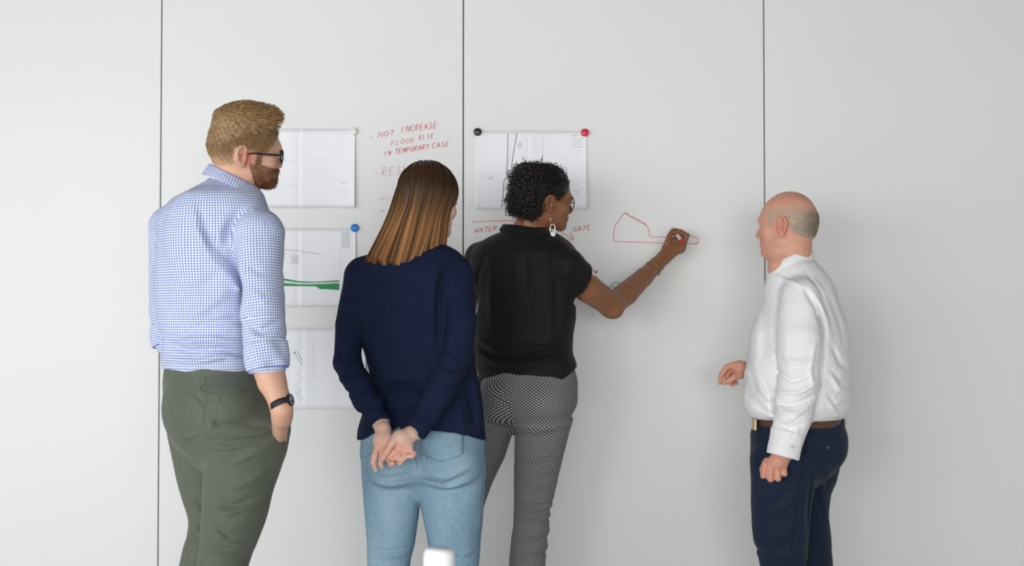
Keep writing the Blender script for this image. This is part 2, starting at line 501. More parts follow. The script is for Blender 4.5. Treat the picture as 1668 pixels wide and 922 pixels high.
# ------------------------------------------------------------------ sheets of paper held by magnets
def paper_mat(name):
    return mat(name, (0.92, 0.93, 0.97), rough=0.8, spec=0.2, noise=(6.0, 0.02))
M_PAPER = paper_mat('white_paper')
M_INK_GREY = mat('grey_print', (0.42, 0.43, 0.47), rough=0.8)
M_INK_PALE = mat('pale_grey_print', (0.72, 0.73, 0.78), rough=0.8)
M_INK_DARK = mat('dark_print', (0.13, 0.13, 0.16), rough=0.8)
M_INK_GREEN = mat('green_print', (0.05, 0.30, 0.12), rough=0.8)
M_INK_LIGHT_GREEN = mat('light_green_print', (0.22, 0.46, 0.25), rough=0.8)
def wall_pt(px, py, off=0.0):
    return W(px, py, WALL_Y - off)
class Sheet:
    """an A3 sheet with a centre fold, curving away from the wall at the fold and at its free edge"""
    def __init__(s, x0, x1, y0, y1, fold, label, lift_r=0.012, lift_l=0.004, ridge=0.007):
        a, b = wall_pt(x0, y1), wall_pt(x1, y0)
        s.x0, s.x1, s.z0, s.z1 = a[0], b[0], a[2], b[2]
        s.f = wall_pt(fold, y0)[0]; s.lr, s.ll, s.rg = lift_r, lift_l, ridge
        s.o = empty('paper_sheet', ((a[0] + b[0]) / 2, WALL_Y, a[2])); tag(s.o, label, 'paper', 'drawings held to the wall by magnets')
        nx, nz = 60, 14
        V, Fc = [], []
        for side in (0, 1):
            for j in range(nz + 1):
                for i in range(nx + 1):
                    x = s.x0 + (s.x1 - s.x0) * i / nx; z = s.z0 + (s.z1 - s.z0) * j / nz
                    V.append((x, s.depth(x, z) + 0.00035 * side, z))
        n1 = (nx + 1) * (nz + 1)
        for j in range(nz):
            for i in range(nx):
                k = j * (nx + 1) + i
                Fc.append((k, k + 1, k + nx + 2, k + nx + 1)); Fc.append((n1 + k, n1 + k + nx + 1, n1 + k + nx + 2, n1 + k + 1))
        rim = [j * (nx + 1) for j in range(nz + 1)], [j * (nx + 1) + nx for j in range(nz + 1)], list(range(nx + 1)), [nz * (nx + 1) + i for i in range(nx + 1)]
        for r in rim:
            for p, q in zip(r[:-1], r[1:]): Fc.append((p, q, q + n1, p + n1))
        link_mesh('sheet', V, Fc, M_PAPER, s.o)
    def depth(s, x, z):
        t = (x - s.f)
        w = 0.045
        # left of the fold the sheet dips to the fold, right of it stands proud
        r = s.rg * (math.exp(-max(t, 0) / w) if t >= 0 else 0.15 + 0.85 * (1 - math.exp(t / 0.012)) * math.exp(t / 0.10))
        v = (z - s.z0) / (s.z1 - s.z0)
        low = 1 - 0.75 * v
        e = s.lr * low * max(0.0, (x - s.x1) / 0.10 + 1) ** 2 + s.ll * low * max(0.0, (s.x0 - x) / 0.08 + 1) ** 2
        return WALL_Y - 0.0015 - r - e
    def stroke(s, name, pts, width, m, closed=False):
        """thin printed line through photo pixels, lying on the sheet"""
        q = []
        for px, py in pts:
            p = wall_pt(px, py); q.append((p[0], p[2]))
        dense = []
        for (xa, za), (xb, zb) in zip(q[:-1], q[1:]):
            n = max(2, int(math.hypot(xb - xa, zb - za) / 0.008))
            dense += [(xa + (xb - xa) * i / n, za + (zb - za) * i / n) for i in range(n)]
        dense.append(q[-1]); d = np.array(dense)
        t = np.gradient(d, axis=0); t /= np.linalg.norm(t, axis=1, keepdims=True) + 1e-9
        nn = np.stack([-t[:, 1], t[:, 0]], 1) * width / 2
        V = []; 
        for p, k in zip(d, nn):
            for sg in (-1, 1):
                x, z = p + sg * k; V.append((x, s.depth(x, z) - 0.0004, z))
        Fc = [(2*i, 2*i+1, 2*i+3, 2*i+2) for i in range(len(d) - 1)]
        return link_mesh(name, V, Fc, m, s.o)
    def area(s, name, top, bottom, m):
        """printed patch between two pixel polylines"""
        tx = np.array([p[0] for p in top]); ty = [p[1] for p in top]; bx = [p[0] for p in bottom]; by = [p[1] for p in bottom]
        xs = np.linspace(max(tx[0], bx[0]), min(tx[-1], bx[-1]), 40)
        V = []
        for x in xs:
            for yy in (np.interp(x, tx, ty), np.interp(x, bx, by)):
                p = wall_pt(x, yy); V.append((p[0], s.depth(p[0], p[2]) - 0.0004, p[2]))
        Fc = [(2*i, 2*i+1, 2*i+3, 2*i+2) for i in range(len(xs) - 1)]
        return link_mesh(name, V, Fc, m, s.o)
PX = 1 / 428.0
def text_lines(sh, x0, x1, rows, m, w=1.0, seed=1):
    rng = np.random.default_rng(seed)
    for y in rows:
        a = x0
        while a < x1 - 2:
            b = min(x1, a + rng.uniform(4, 12)); sh.stroke('printed_text_line', [(a, y), (b, y)], w * PX, m); a = b + 2.0

s1 = Sheet(398, 578.5, 210, 339, 489, 'white drawing sheet with a fold, beside the bearded man\'s face, under the white magnet', lift_r=0.016)
text_lines(s1, 556, 567, (298,), M_INK_GREY); text_lines(s1, 556, 571, (308, 313, 320), M_INK_PALE, 1.0, 2)
s1.stroke('printed_line', [(468, 302), (488, 302)], 0.8 * PX, M_INK_PALE)
text_lines(s1, 556, 574, (219, 223), M_INK_PALE, 0.8, 3)
s1.stroke('printed_line', [(430, 250), (470, 262), (486, 264)], 0.8 * PX, M_INK_PALE)
s1.stroke('printed_line', [(510, 262), (536, 256), (548, 240)], 0.6 * PX, M_INK_PALE)

s2 = Sheet(400, 579.5, 372, 500, 487.5, 'white drawing sheet printed with a green river band, under the blue magnet', lift_r=0.012)
gt = [(430, 455), (459, 453), (487, 458), (515, 459), (530, 458), (553, 456.5)]
s2.area('green_band', gt, [(430, 458), (459, 456.5), (487, 460.5), (515, 460.5), (530, 460), (553, 459)], M_INK_GREEN)
s2.area('green_band', [(430, 460), (459, 460.8), (487, 463.2), (515, 463), (553, 461.5)], [(430, 464), (459, 466), (487, 466.2), (515, 466.5), (521, 471), (530, 471), (553, 472.8)], M_INK_GREEN)
s2.area('pale_river', [(430, 457.8), (459, 457.5), (487, 461), (515, 461), (553, 459.6)], [(430, 460), (459, 460.6), (487, 463), (515, 462.8), (553, 461.2)], mat('pale_river_print', (0.70, 0.82, 0.66), rough=0.8))
s2.area('white_cutout', [(519, 464), (527, 464)], [(519, 466.8), (527, 466.8)], M_PAPER)
s2.stroke('printed_line', [(455, 406), (487, 409), (524, 414.5)], 0.9 * PX, M_INK_GREY)
s2.stroke('printed_line', [(462, 414), (486, 412)], 0.7 * PX, M_INK_PALE)
s2.stroke('printed_line', [(470, 430), (488, 430)], 0.7 * PX, M_INK_PALE)
s2.area('grey_patch', [(557, 377), (570, 377)], [(557, 404), (570, 404)], M_INK_PALE)
s2.stroke('printed_line', [(555.5, 372), (555.5, 498)], 0.6 * PX, M_INK_PALE)
text_lines(s2, 557, 574, (460, 466, 472), M_INK_PALE, 0.8, 4)
s2.area('grey_patch', [(475, 416), (486, 416)], [(475, 429), (486, 429)], M_INK_PALE)

s3 = Sheet(415, 596, 534, 666, 496, 'white drawing sheet with a grey zigzag plan, lowest of its column', lift_r=0.012)
s3.stroke('printed_line', [(480, 575), (495, 598)], 1.0 * PX, M_INK_GREY)
s3.stroke('printed_line', [(483, 571), (496, 592)], 1.0 * PX, M_INK_GREY)
s3.stroke('printed_line', [(479, 575.5), (482, 573)], 1.6 * PX, M_INK_DARK)
s3.stroke('printed_line', [(495, 600), (485, 607), (494, 616), (483, 626), (491, 640), (480, 637), (496, 662)], 1.1 * PX, M_INK_PALE)
s3.stroke('printed_line', [(492, 634), (486, 640), (496, 652)], 1.0 * PX, M_INK_PALE)
s3.stroke('printed_line', [(510, 560), (512, 620)], 0.7 * PX, M_INK_PALE)

s4 = Sheet(775, 955, 213, 341.5, 863.5, 'white plan sheet behind the curly-haired woman\'s head, under the black and red magnets', lift_r=0.010, lift_l=0.008)
s4.stroke('printed_line', [(827.5, 217), (826.5, 262), (825, 282)], 1.1 * PX, M_INK_DARK)
s4.stroke('printed_line', [(842, 217), (835, 258), (833, 276)], 1.1 * PX, M_INK_DARK)
s4.stroke('printed_line', [(833, 218), (829, 275)], 0.7 * PX, M_INK_PALE)
s4.stroke('printed_line', [(826, 288), (821, 294), (819, 325), (817, 338)], 1.2 * PX, M_INK_DARK)
s4.stroke('printed_line', [(884, 253), (882.5, 266)], 1.3 * PX, M_INK_DARK)
s4.stroke('printed_line', [(886, 225), (884, 253)], 0.7 * PX, M_INK_PALE)
s4.stroke('printed_line', [(900, 267), (906, 266), (909, 272), (915, 268), (914, 274), (918, 278)], 1.0 * PX, M_INK_DARK)
s4.stroke('printed_line', [(922, 281), (926, 283)], 1.2 * PX, M_INK_GREY)
text_lines(s4, 932, 948, (221, 226, 231, 235, 240), M_INK_GREY, 0.7, 5)
text_lines(s4, 936, 946, (246, 250, 254), M_INK_PALE, 0.7, 6)
s4.stroke('printed_circle', [(936 + 4 * math.cos(a), 298 + 4 * math.sin(a)) for a in np.linspace(0, 6.28, 14)], 0.8 * PX, M_INK_PALE)
text_lines(s4, 934, 946, (311, 316), M_INK_GREY, 0.7, 7)
text_lines(s4, 783, 810, (282,), M_INK_PALE, 0.9, 8); text_lines(s4, 796, 804, (289, 292), M_INK_GREY, 0.8, 9); text_lines(s4, 804, 812, (329,), M_INK_PALE, 0.8, 10)
s4.stroke('printed_line', [(782, 285), (796, 293), (812, 283)], 0.7 * PX, M_INK_PALE)
s4.area('grey_patch', [(843, 232), (850, 232)], [(843, 241), (850, 241)], M_INK_PALE)
s4.stroke('printed_line', [(824, 300), (822, 312)], 2.0 * PX, M_INK_PALE)

def magnet(px, py, color, label, sheet):
    c = wall_pt(px, py); base = 0.0035
    m = mat(label.split()[0] + '_magnet_plastic', color, rough=0.35, spec=0.5)
    r = 0.0152
    y0 = min(sheet.depth(c[0], c[2]), WALL_Y - 0.0015) if sheet.x0 < c[0] < sheet.x1 and c[2] < sheet.z1 else WALL_Y - 0.002
    o = empty('round_magnet', (c[0], y0, c[2])); tag(o, label, 'magnet', 'round magnets holding the sheets')
    v, f = lathe_vf([(0, 0), (r, 0), (r, 0.006), (r * 0.96, 0.0078), (r * 0.86, 0.0088), (0, 0.0085)], (c[0], y0, c[2]), (0, -1, 0), 32)
    link_mesh('magnet_cap', v, f, m, o)
    v, f = lathe_vf([(r * 0.78, 0.0086), (r * 0.80, 0.0094), (r * 0.72, 0.0094), (r * 0.70, 0.0086)], (c[0], y0, c[2]), (0, -1, 0), 32)
    link_mesh('rim_ring', v, f, m, o)
    return o
magnet(575.5, 214.5, (0.80, 0.80, 0.77), 'white round magnet at the corner of the sheet by the bearded man\'s face', s1)
magnet(578, 371.5, (0.005, 0.20, 0.62), 'blue round magnet at the corner of the green river drawing', s2)
magnet(778, 215.5, (0.012, 0.018, 0.020), 'black round magnet at the corner of the plan sheet', s4)
magnet(952.5, 216.5, (0.68, 0.012, 0.045), 'red round magnet at the corner of the plan sheet', s4)

# ------------------------------------------------------------------ marker writing on the wall
def ink(name, col):
    return mat(name, col, rough=0.6, spec=0.3, noise=(120.0, 0.12))
M_RED = ink('red_marker_ink', (0.76, 0.19, 0.24)); M_RED_PALE = ink('faded_red_marker_ink', (0.78, 0.40, 0.43))
M_GREEN_MARK = ink('green_marker_ink', (0.08, 0.42, 0.26)); M_GREY_MARK = ink('grey_marker_ink', (0.42, 0.43, 0.43))
GLYPH = {  # single-stroke capitals in a unit box, y down
 'N': [[(0,1),(0,0),(.8,1),(.8,0)]], 'O': [[(.45,0),(.1,.25),(.05,.7),(.4,1),(.75,.75),(.8,.3),(.45,0)]], 'T': [[(0,.05),(.9,0)],[(.45,0),(.4,1)]],
 'I': [[(.1,0),(.05,1)]], 'C': [[(.75,.1),(.4,0),(.05,.4),(.1,.85),(.45,1),(.8,.85)]], 'R': [[(.05,1),(.1,0),(.6,.05),(.7,.3),(.1,.55),(.8,1)]],
 'E': [[(.75,0),(.1,.05),(.05,1),(.75,.95)],[(.08,.5),(.6,.45)]], 'A': [[(0,1),(.4,0),(.8,1)],[(.15,.65),(.7,.6)]], 'S': [[(.7,.1),(.35,0),(.1,.25),(.6,.6),(.65,.85),(.3,1),(.02,.85)]],
 'F': [[(.75,0),(.1,.05),(.05,1)],[(.08,.5),(.6,.42)]], 'L': [[(.1,0),(.05,1),(.7,.95)]], 'D': [[(.1,0),(.05,1),(.6,.85),(.75,.4),(.1,0)]], 'K': [[(.1,0),(.05,1)],[(.7,0),(.08,.55),(.75,1)]],
 'M': [[(0,1),(.1,0),(.45,.7),(.8,0),(.85,1)]], 'P': [[(.05,1),(.1,0),(.65,.1),(.65,.4),(.08,.55)]], 'Y': [[(0,0),(.4,.45)],[(.8,0),(.2,1)]], 'W': [[(0,0),(.2,1),(.45,.4),(.65,1),(.9,0)]],
 'G': [[(.75,.1),(.35,0),(.05,.4),(.1,.85),(.45,1),(.75,.85),(.75,.55),(.45,.55)]], 'V': [[(0,0),(.35,1),(.75,0)]], '-': [[(0,.5),(.9,.42)]], ' ': []}
def smooth_line(p, n=4):
    p = np.array(p, float)
    if len(p) < 3: return p
    out = []
    for i in range(len(p) - 1):
        a, b, c, d = p[max(i-1,0)], p[i], p[i+1], p[min(i+2,len(p)-1)]
        for t in np.linspace(0, 1, n, endpoint=False):
            out.append(b + 0.5*t*(c-a + t*(2*a-5*b+4*c-d + t*(3*(b-c)+d-a))) * 0.6 + 0.4 * t * (c - b))
    out.append(p[-1]); return np.array(out)
def ink_strip(pts, width):
    d = np.array([[wall_pt(px, py)[0], wall_pt(px, py)[2]] for px, py in pts])
    keep = [0] + [i for i in range(1, len(d)) if np.linalg.norm(d[i] - d[i-1]) > 1e-5]; d = d[keep]
    t = np.gradient(d, axis=0); t /= np.linalg.norm(t, axis=1, keepdims=True) + 1e-9
    nn = np.stack([-t[:, 1], t[:, 0]], 1) * width / 2
    V = []
    for p, k in zip(d, nn):
        for sg in (-1, 1): V.append((p[0] + sg * k[0], WALL_Y - 0.0006, p[1] + sg * k[1]))
    return V, [(2*i, 2*i+1, 2*i+3, 2*i+2) for i in range(len(d) - 1)]
def mark_root(name, px, py, label, cat, group=None):
    o = empty(name, tuple(wall_pt(px, py))); tag(o, label, cat, group); return o
def write(parent, text, x0, y0, x1, y1, h, m, width=1.15, fill=0.72):
    """text along the baseline (x0,y0)-(x1,y1) with letter height h, in photo pixels"""
    n = len(text); adv = 1.0 / n; vf = []
    for i, ch in enumerate(text):
        u = i * adv; ox = x0 + (x1 - x0) * u; oy = y0 + (y1 - y0) * u - h
        w = (x1 - x0) * adv * fill
        sl = (y1 - y0) / (x1 - x0)
        for st in GLYPH[ch]:
            pts = [(ox + gx * w + (1 - gy) * 1.2, oy + gy * h + gx * w * sl) for gx, gy in st]
            vf.append(ink_strip(smooth_line(pts), width * PX))
        if GLYPH[ch]:
            v, f = merge_vf(vf); vf = []
            link_mesh('letter', v, f, m, parent, smooth=False)
def draw(parent, name, pts, m, width=1.1, smooth=True):
    v, f = ink_strip(smooth_line(pts) if smooth else np.array(pts, float), width * PX)
    return link_mesh(name, v, f, m, parent, smooth=False)
nt = mark_root('marker_note', 660, 225, 'red handwriting NOT INCREASE FLOOD RISK IN TEMPORARY CASE', 'handwriting')
draw(nt, 'dash', [(601, 224.5), (607, 223.5)], M_RED, 1.0)
write(nt, 'NOT', 616, 224, 644, 220, 8.5, M_RED, fill=0.85); write(nt, 'INCREASE', 654, 215.5, 713, 208, 9.5, M_RED, 1.3, 0.82)
write(nt, 'FLOOD', 637, 237, 676, 231, 7.5, M_RED, 1.0, 0.8); write(nt, 'RISK', 682, 228, 708, 225, 8, M_RED, 1.0, 0.75)
write(nt, 'IN', 627, 254, 638, 252, 7.5, M_RED, 1.2, 0.7); write(nt, 'TEMPORARY', 643, 251, 700, 242, 8, M_RED, 1.25, 0.85); write(nt, 'CASE', 704, 241, 733, 238, 8, M_RED, 1.25, 0.8)
nt = mark_root('marker_note', 640, 282, 'faded red handwriting beginning RES, beside the long-haired woman\'s head', 'handwriting')
draw(nt, 'dash', [(611, 283), (617, 281.5)], M_RED_PALE, 1.0)
write(nt, 'RESV', 622, 287, 668, 283, 14, M_RED_PALE, 1.15, 0.78)
nt = mark_root('marker_note', 625, 334, 'short red list dashes at the edge of the long-haired woman\'s hair', 'handwriting')
draw(nt, 'dash', [(618, 324), (627, 323.5)], M_RED, 1.1); draw(nt, 'dash', [(618, 344), (627, 343.3)], M_RED, 1.1)
draw(nt, 'dash', [(630, 320), (636, 326)], M_RED_PALE, 1.1)
nt = mark_root('marker_arrow', 800, 361, 'red arrow drawn above the handwritten word WATER', 'drawing')
draw(nt, 'arrow_shaft', [(769.5, 361.5), (800, 360), (838, 359.5), (846, 360)], M_RED, 1.2)
draw(nt, 'arrow_head', [(838, 354), (846, 360), (837, 363), (846, 366)], M_RED, 1.0)
nt = mark_root('marker_note', 785, 375, 'red handwritten word WATER beside the black blouse\'s shoulder', 'handwriting')
write(nt, 'WATER', 773, 379.5, 811, 375, 7.5, M_RED, 1.1, 0.85)
nt = mark_root('marker_note', 948, 372, 'red handwritten word GATE next to the woman\'s chin', 'handwriting')
write(nt, 'GATE', 933.5, 377, 963, 374, 7.5, M_RED, 1.2, 0.85)
nt = mark_root('marker_arrow', 925, 385, 'red arrow slanting down from the earring under the word GATE', 'drawing')
draw(nt, 'arrow_shaft', [(903, 372), (912, 377), (933, 390)], M_RED, 1.1)
draw(nt, 'arrow_head', [(930, 378), (931, 383), (934, 390), (927, 391), (920, 390.5)], M_RED, 1.1)
nt = mark_root('marker_sketch', 1065, 372, 'red marker outline of a boat-like plan, drawn under the writing hand', 'drawing')
draw(nt, 'outline', [(1098, 386.2), (1060, 386.2), (1058, 384), (1056, 371), (1053, 367), (1017, 347), (1016, 348), (1001, 369), (999, 390), (1001, 393), (1010, 393.7), (1080, 396), (1100, 397.5), (1135, 397.2), (1137.5, 396.5), (1137.5, 388.5), (1131, 385.5), (1118, 381), (1106, 376)], M_RED, 1.15, smooth=False)
for bx, by in ((1019, 347.5), (1029, 353), (1038, 357.5), (1047, 363)):
    draw(nt, 'block', [(bx - 1.5, by + 2), (bx + 0.5, by - 1.5), (bx + 4.8, by + 1.2), (bx + 3.6, by + 4.8)], M_RED, 1.0, smooth=False)
draw(nt, 'blob', [(1132.5, 396.5), (1135, 395.5)], M_RED, 2.0)
nt = mark_root('marker_tree', 1003, 468, 'small green marker tree above the woman\'s bent elbow', 'drawing')
draw(nt, 'crown', [(992, 471), (994, 466), (998, 462), (1004, 460), (1010, 462), (1012.5, 467)], M_GREEN_MARK, 1.2)
draw(nt, 'crown', [(993, 470), (999, 467), (1004, 468), (1009, 466.5), (1013, 468)], M_GREEN_MARK, 1.0)
draw(nt, 'trunk', [(1001, 477), (1002.5, 472), (1001.5, 467)], M_GREEN_MARK, 1.2)
nt = mark_root('marker_scribble', 971, 443, 'small red marker scribble beside the black cap sleeve', 'drawing')
draw(nt, 'scribble', [(966, 439), (970, 443), (973, 440), (971, 446), (968, 442), (973, 444)], M_RED, 1.2)
nt = mark_root('marker_tick', 964, 514, 'short grey marker tick just under the upper arm', 'drawing')
draw(nt, 'tick', [(965, 509), (964, 517)], M_GREY_MARK, 0.9)

# ------------------------------------------------------------------ heads, hands, hair
def head_field(R, c, s=1.0, sx=1.0, jaw=1.0, nose=1.0, chin=1.0, ear=1.0, brow=1.0, lips=1.0, fat=1.0, face_len=1.0, ear_y=0.0):
    """head in its own frame (x right, y forward, z up, origin mid skull), placed by axes R at c"""
    H = Field(0.05)
    H.add(ell((0, -0.012, 0.030), (0.076, 0.097, 0.086)), 0.0)
    H.add(ell((0, -0.030, 0.000), (0.070, 0.075, 0.070)), 0.03)
    H.add(ell((0, 0.034, -0.005), (0.064, 0.060, 0.080)), 0.03)
    H.add(ell((0, 0.034, -0.072), (0.052 * jaw * fat, 0.054, 0.040)), 0.035)
    for sgn in (-1, 1):
        H.add(cone((sgn * 0.052 * jaw * fat, 0.004, -0.062), (sgn * 0.022, 0.072, -0.100), 0.016, 0.013), 0.03)
        H.add(ell((sgn * 0.042, 0.058, -0.030), (0.024, 0.024, 0.022)), 0.02)
    H.add(ell((0, 0.080, -0.101), (0.019, 0.017 * chin, 0.016)), 0.025)
    H.add(cone((-0.030, 0.085, 0.016), (0.030, 0.085, 0.016), 0.011 * brow), 0.02)
    for sgn in (-1, 1):
        H.sub(ell((sgn * 0.032, 0.104, -0.004), (0.019, 0.020, 0.013)), 0.014)
        H.add(ell((sgn * 0.032, 0.078, -0.004), (0.0150, 0.0125, 0.0125)), 0.004)
    H.add(cone((0, 0.092, 0.004), (0, 0.112 * (0.5 + 0.5 * nose), -0.034), 0.0075, 0.0105), 0.012)
    H.add(ell((0, 0.110 * (0.4 + 0.6 * nose), -0.037), (0.011, 0.012, 0.009)), 0.008)
    for sgn in (-1, 1):
        H.add(ell((sgn * 0.0125, 0.099, -0.040), (0.0075, 0.010, 0.008)), 0.006)
        H.sub(ell((sgn * 0.006, 0.108, -0.0475), (0.0035, 0.006, 0.004)), 0.003)
    H.add(ell((0, 0.083, -0.066), (0.030, 0.016, 0.018)), 0.015)
    H.add(cone((-0.019, 0.090, -0.0625), (0.019, 0.090, -0.0625), 0.0050 * lips), 0.006)
    H.add(ell((0, 0.096, -0.0630), (0.014, 0.0060 * lips, 0.0052 * lips)), 0.005)
    H.add(ell((0, 0.0945, -0.0735), (0.0165, 0.0068 * lips, 0.0060 * lips)), 0.005)
    H.sub(cone((-0.022, 0.0985, -0.0680), (0.022, 0.0985, -0.0680), 0.0022), 0.003)
    # ears
    for sgn in (-1, 1):
        e = np.array([sgn * 0.074, -0.012 + ear_y, -0.010])
        def q(y, z, o=0.0): return e + np.array([sgn * (0.006 + o) * min(1.0, ear), y * ear, z * ear])
        H.add(ell(e + (sgn * 0.004, 0, 0.0), (0.009, 0.015 * ear, 0.026 * ear)), 0.008)
        rim = [q(0.010, 0.010), q(0.010, 0.024, .003), q(0.002, 0.032, .006), q(-0.010, 0.031, .010), q(-0.018, 0.022, .013), q(-0.019, 0.008, .013), q(-0.014, -0.008, .009), q(-0.006, -0.020, .005)]
        H.chain(rim, [0.0034, 0.0038, 0.004, 0.004, 0.004, 0.004, 0.0038, 0.004], 0.004)
        H.chain([q(-0.004, 0.018, .004), q(-0.011, 0.006, .007), q(-0.006, -0.008, .004)], [0.003, 0.0034, 0.003], 0.004)
        H.add(ell(q(0.002, -0.025, .001), (0.0052, 0.0085 * ear, 0.0095 * ear)), 0.006)
        H.sub(ell(q(-0.001, 0.001, .006), (0.0055, 0.0065 * ear, 0.010 * ear)), 0.004)
        H.add(ell(q(0.009, -0.004, .001), (0.0035, 0.0045, 0.0075)), 0.004)
    sc = np.array([s * sx, s, s])
    lo, hi = H.bounds()
    R = np.asarray(R); c = np.asarray(c, float)
    mn = s * float(min(sx, 1.0)) * face_len
    def unsq(z): return np.where(z < -0.02, -0.02 + (z + 0.02) / face_len, z).astype(z.dtype)
    def sq(z): return -0.02 + (z + 0.02) * face_len if z < -0.02 else z
    def fn(P):
        q = ((P - c.astype(F32)) @ R.astype(F32)) / sc.astype(F32)
        q[:, 2] = unsq(q[:, 2])
        return H.at(q) * F32(mn)
    cor = np.array([[x, y, z] for x in (lo[0], hi[0]) for y in (lo[1], hi[1]) for z in (lo[2], hi[2])]) * sc @ R.T + c
    pr = Prim(fn, cor.min(0) - 0.005, cor.max(0) + 0.005)
    def loc(P):
        q = ((np.asarray(P, float) - c) @ R) / sc
        q[:, 2] = unsq(q[:, 2]); return q
    pr.loc = loc
    pr.w = lambda q: c + R @ (np.array((q[0], q[1], sq(q[2])), float) * sc)
    pr.R, pr.c, pr.sc = R, c, sc
    return pr
def lerp(a, b, t): return np.asarray(a)[None] * (1 - t[:, None]) + np.asarray(b)[None] * t[:, None]
def sstep(a, b, x):
    t = np.clip((x - a) / (b - a), 0, 1); return t * t * (3 - 2 * t)
def eyes(parent, hd, iris):
    for sgn in (-1, 1):
        c = hd.w((sgn * 0.032, 0.0815, -0.004)); f = hd.R[:, 1]; k = hd.sc[1]
        v, fc = lathe_vf([(0.0, -0.0115 * k)] + [(0.0115 * k * math.sin(a), -0.0115 * k * math.cos(a)) for a in np.linspace(0.2, 2.55, 12)], c, f, 20)
        o = link_mesh('eye', v, fc, M_EYE, parent)
        v, fc = lathe_vf([(0.0064 * k, 0.00955 * k), (0.004 * k, 0.0112 * k), (0.0, 0.0118 * k)], c, f, 20)
        link_mesh('iris', v, fc, iris, o)
def skin_color(base, blush, hd, extra=None):
    base = np.array(base); blush = np.array(blush)
    def fn(V):
        q = hd.loc(V)
        col = np.repeat(base[None], len(V), 0)
        inhead = (np.abs(q[:, 0]) < 0.12) & (np.abs(q[:, 1]) < 0.15) & (np.abs(q[:, 2]) < 0.15)
        t = np.zeros(len(V))
        t = np.maximum(t, np.exp(-(((np.abs(q[:, 0]) - 0.078) / 0.014) ** 2 + ((q[:, 1] + 0.015) / 0.022) ** 2 + ((q[:, 2] + 0.010) / 0.032) ** 2)) * 0.9)
        t = np.maximum(t, np.exp(-((q[:, 0] / 0.018) ** 2 + ((q[:, 1] - 0.112) / 0.02) ** 2 + ((q[:, 2] + 0.036) / 0.014) ** 2)) * 0.6)
        t = np.maximum(t, np.exp(-(((np.abs(q[:, 0]) - 0.045) / 0.02) ** 2 + ((q[:, 1] - 0.075) / 0.02) ** 2 + ((q[:, 2] + 0.032) / 0.02) ** 2)) * 0.55)
        t = np.maximum(t, np.exp(-((q[:, 0] / 0.019) ** 4 + ((q[:, 1] - 0.096) / 0.012) ** 4 + ((q[:, 2] + 0.068) / 0.0095) ** 4)))
        t = t * inhead
        col = col * (1 - t[:, None]) + blush[None] * t[:, None]
        if extra is not None: col = extra(V, q, col)
        return col
    return fn
def strand_mesh(paths, r0, r1, sides=3, tint=None):
    """paths (N, m, 3) -> thin tapered tubes in one mesh; tint (N,3) or (N,m,3)"""
    N, m, _ = paths.shape
    t = np.gradient(paths, axis=1); t /= np.linalg.norm(t, axis=2, keepdims=True) + 1e-12
    ref = np.zeros_like(t); ref[..., 0] = 0.31; ref[..., 1] = 0.55; ref[..., 2] = 0.77
    u = np.cross(t, ref); u /= np.linalg.norm(u, axis=2, keepdims=True) + 1e-12
    w = np.cross(t, u)
    r = np.broadcast_to(np.linspace(0, 1, m), (N, m)); r = (np.asarray(r0).reshape(-1, 1) * (1 - r ** 1.5) + np.asarray(r1).reshape(-1, 1) * r ** 1.5)
    V = np.stack([paths + r[..., None] * (math.cos(a) * u + math.sin(a) * w) for a in np.arange(sides) * 2 * math.pi / sides], 2)
    base = (np.arange(N) * m * sides)[:, None, None] + (np.arange(m - 1) * sides)[None, :, None]
    s = np.arange(sides)[None, None]; s2 = (s + 1) % sides
    F_ = np.stack([base + s, base + s2, base + s2 + sides, base + s + sides], -1).reshape(-1, 4)
    cols = None
    if tint is not None:
        tt = tint if tint.ndim == 3 else np.repeat(tint[:, None], m, 1)
        cols = np.repeat(tt[:, :, None], sides, 2).reshape(-1, 3)
    return V.reshape(-1, 3), F_, cols
def surface_points(obj_v, obj_f, n, rng, mask=None):
    f = np.asarray(obj_f); a, b, c, d = (obj_v[f[:, i]] for i in range(4))
    nrm = np.cross(c - a, d - b); area = np.linalg.norm(nrm, axis=1); nrm = nrm / (area[:, None] + 1e-12)
    cen = (a + b + c + d) / 4
    if mask is not None: area = area * mask(cen)
    i = rng.choice(len(f), n, p=area / area.sum())
    s, t = rng.uniform(0, 1, (2, n))
    p = (a[i] * (1 - s)[:, None] + b[i] * s[:, None]) * (1 - t)[:, None] + (d[i] * (1 - s)[:, None] + c[i] * s[:, None]) * t[:, None]
    return p, nrm[i]
def grow(p, d, length, target, bend, steps, rng, jitter=0.0):
    """grow hairs from p along d, bending towards target"""
    paths = [p]; d = d / (np.linalg.norm(d, axis=1, keepdims=True) + 1e-9)
    st = (np.asarray(length) / steps).reshape(-1, 1)
    for i in range(steps):
        d = d * (1 - bend) + target * bend + rng.normal(size=d.shape) * jitter
        d /= np.linalg.norm(d, axis=1, keepdims=True) + 1e-9
        p = p + d * st; paths.append(p)
    return np.stack(paths, 1)
def hand_chain(Fd, pts, y, radii, k=0.006, kj=0.003):
    """finger through (px, py, depth offset) points"""
    Fd.chain([W(p[0], p[1], y + (p[2] if len(p) > 2 else 0)) for p in pts], radii, k, kj)
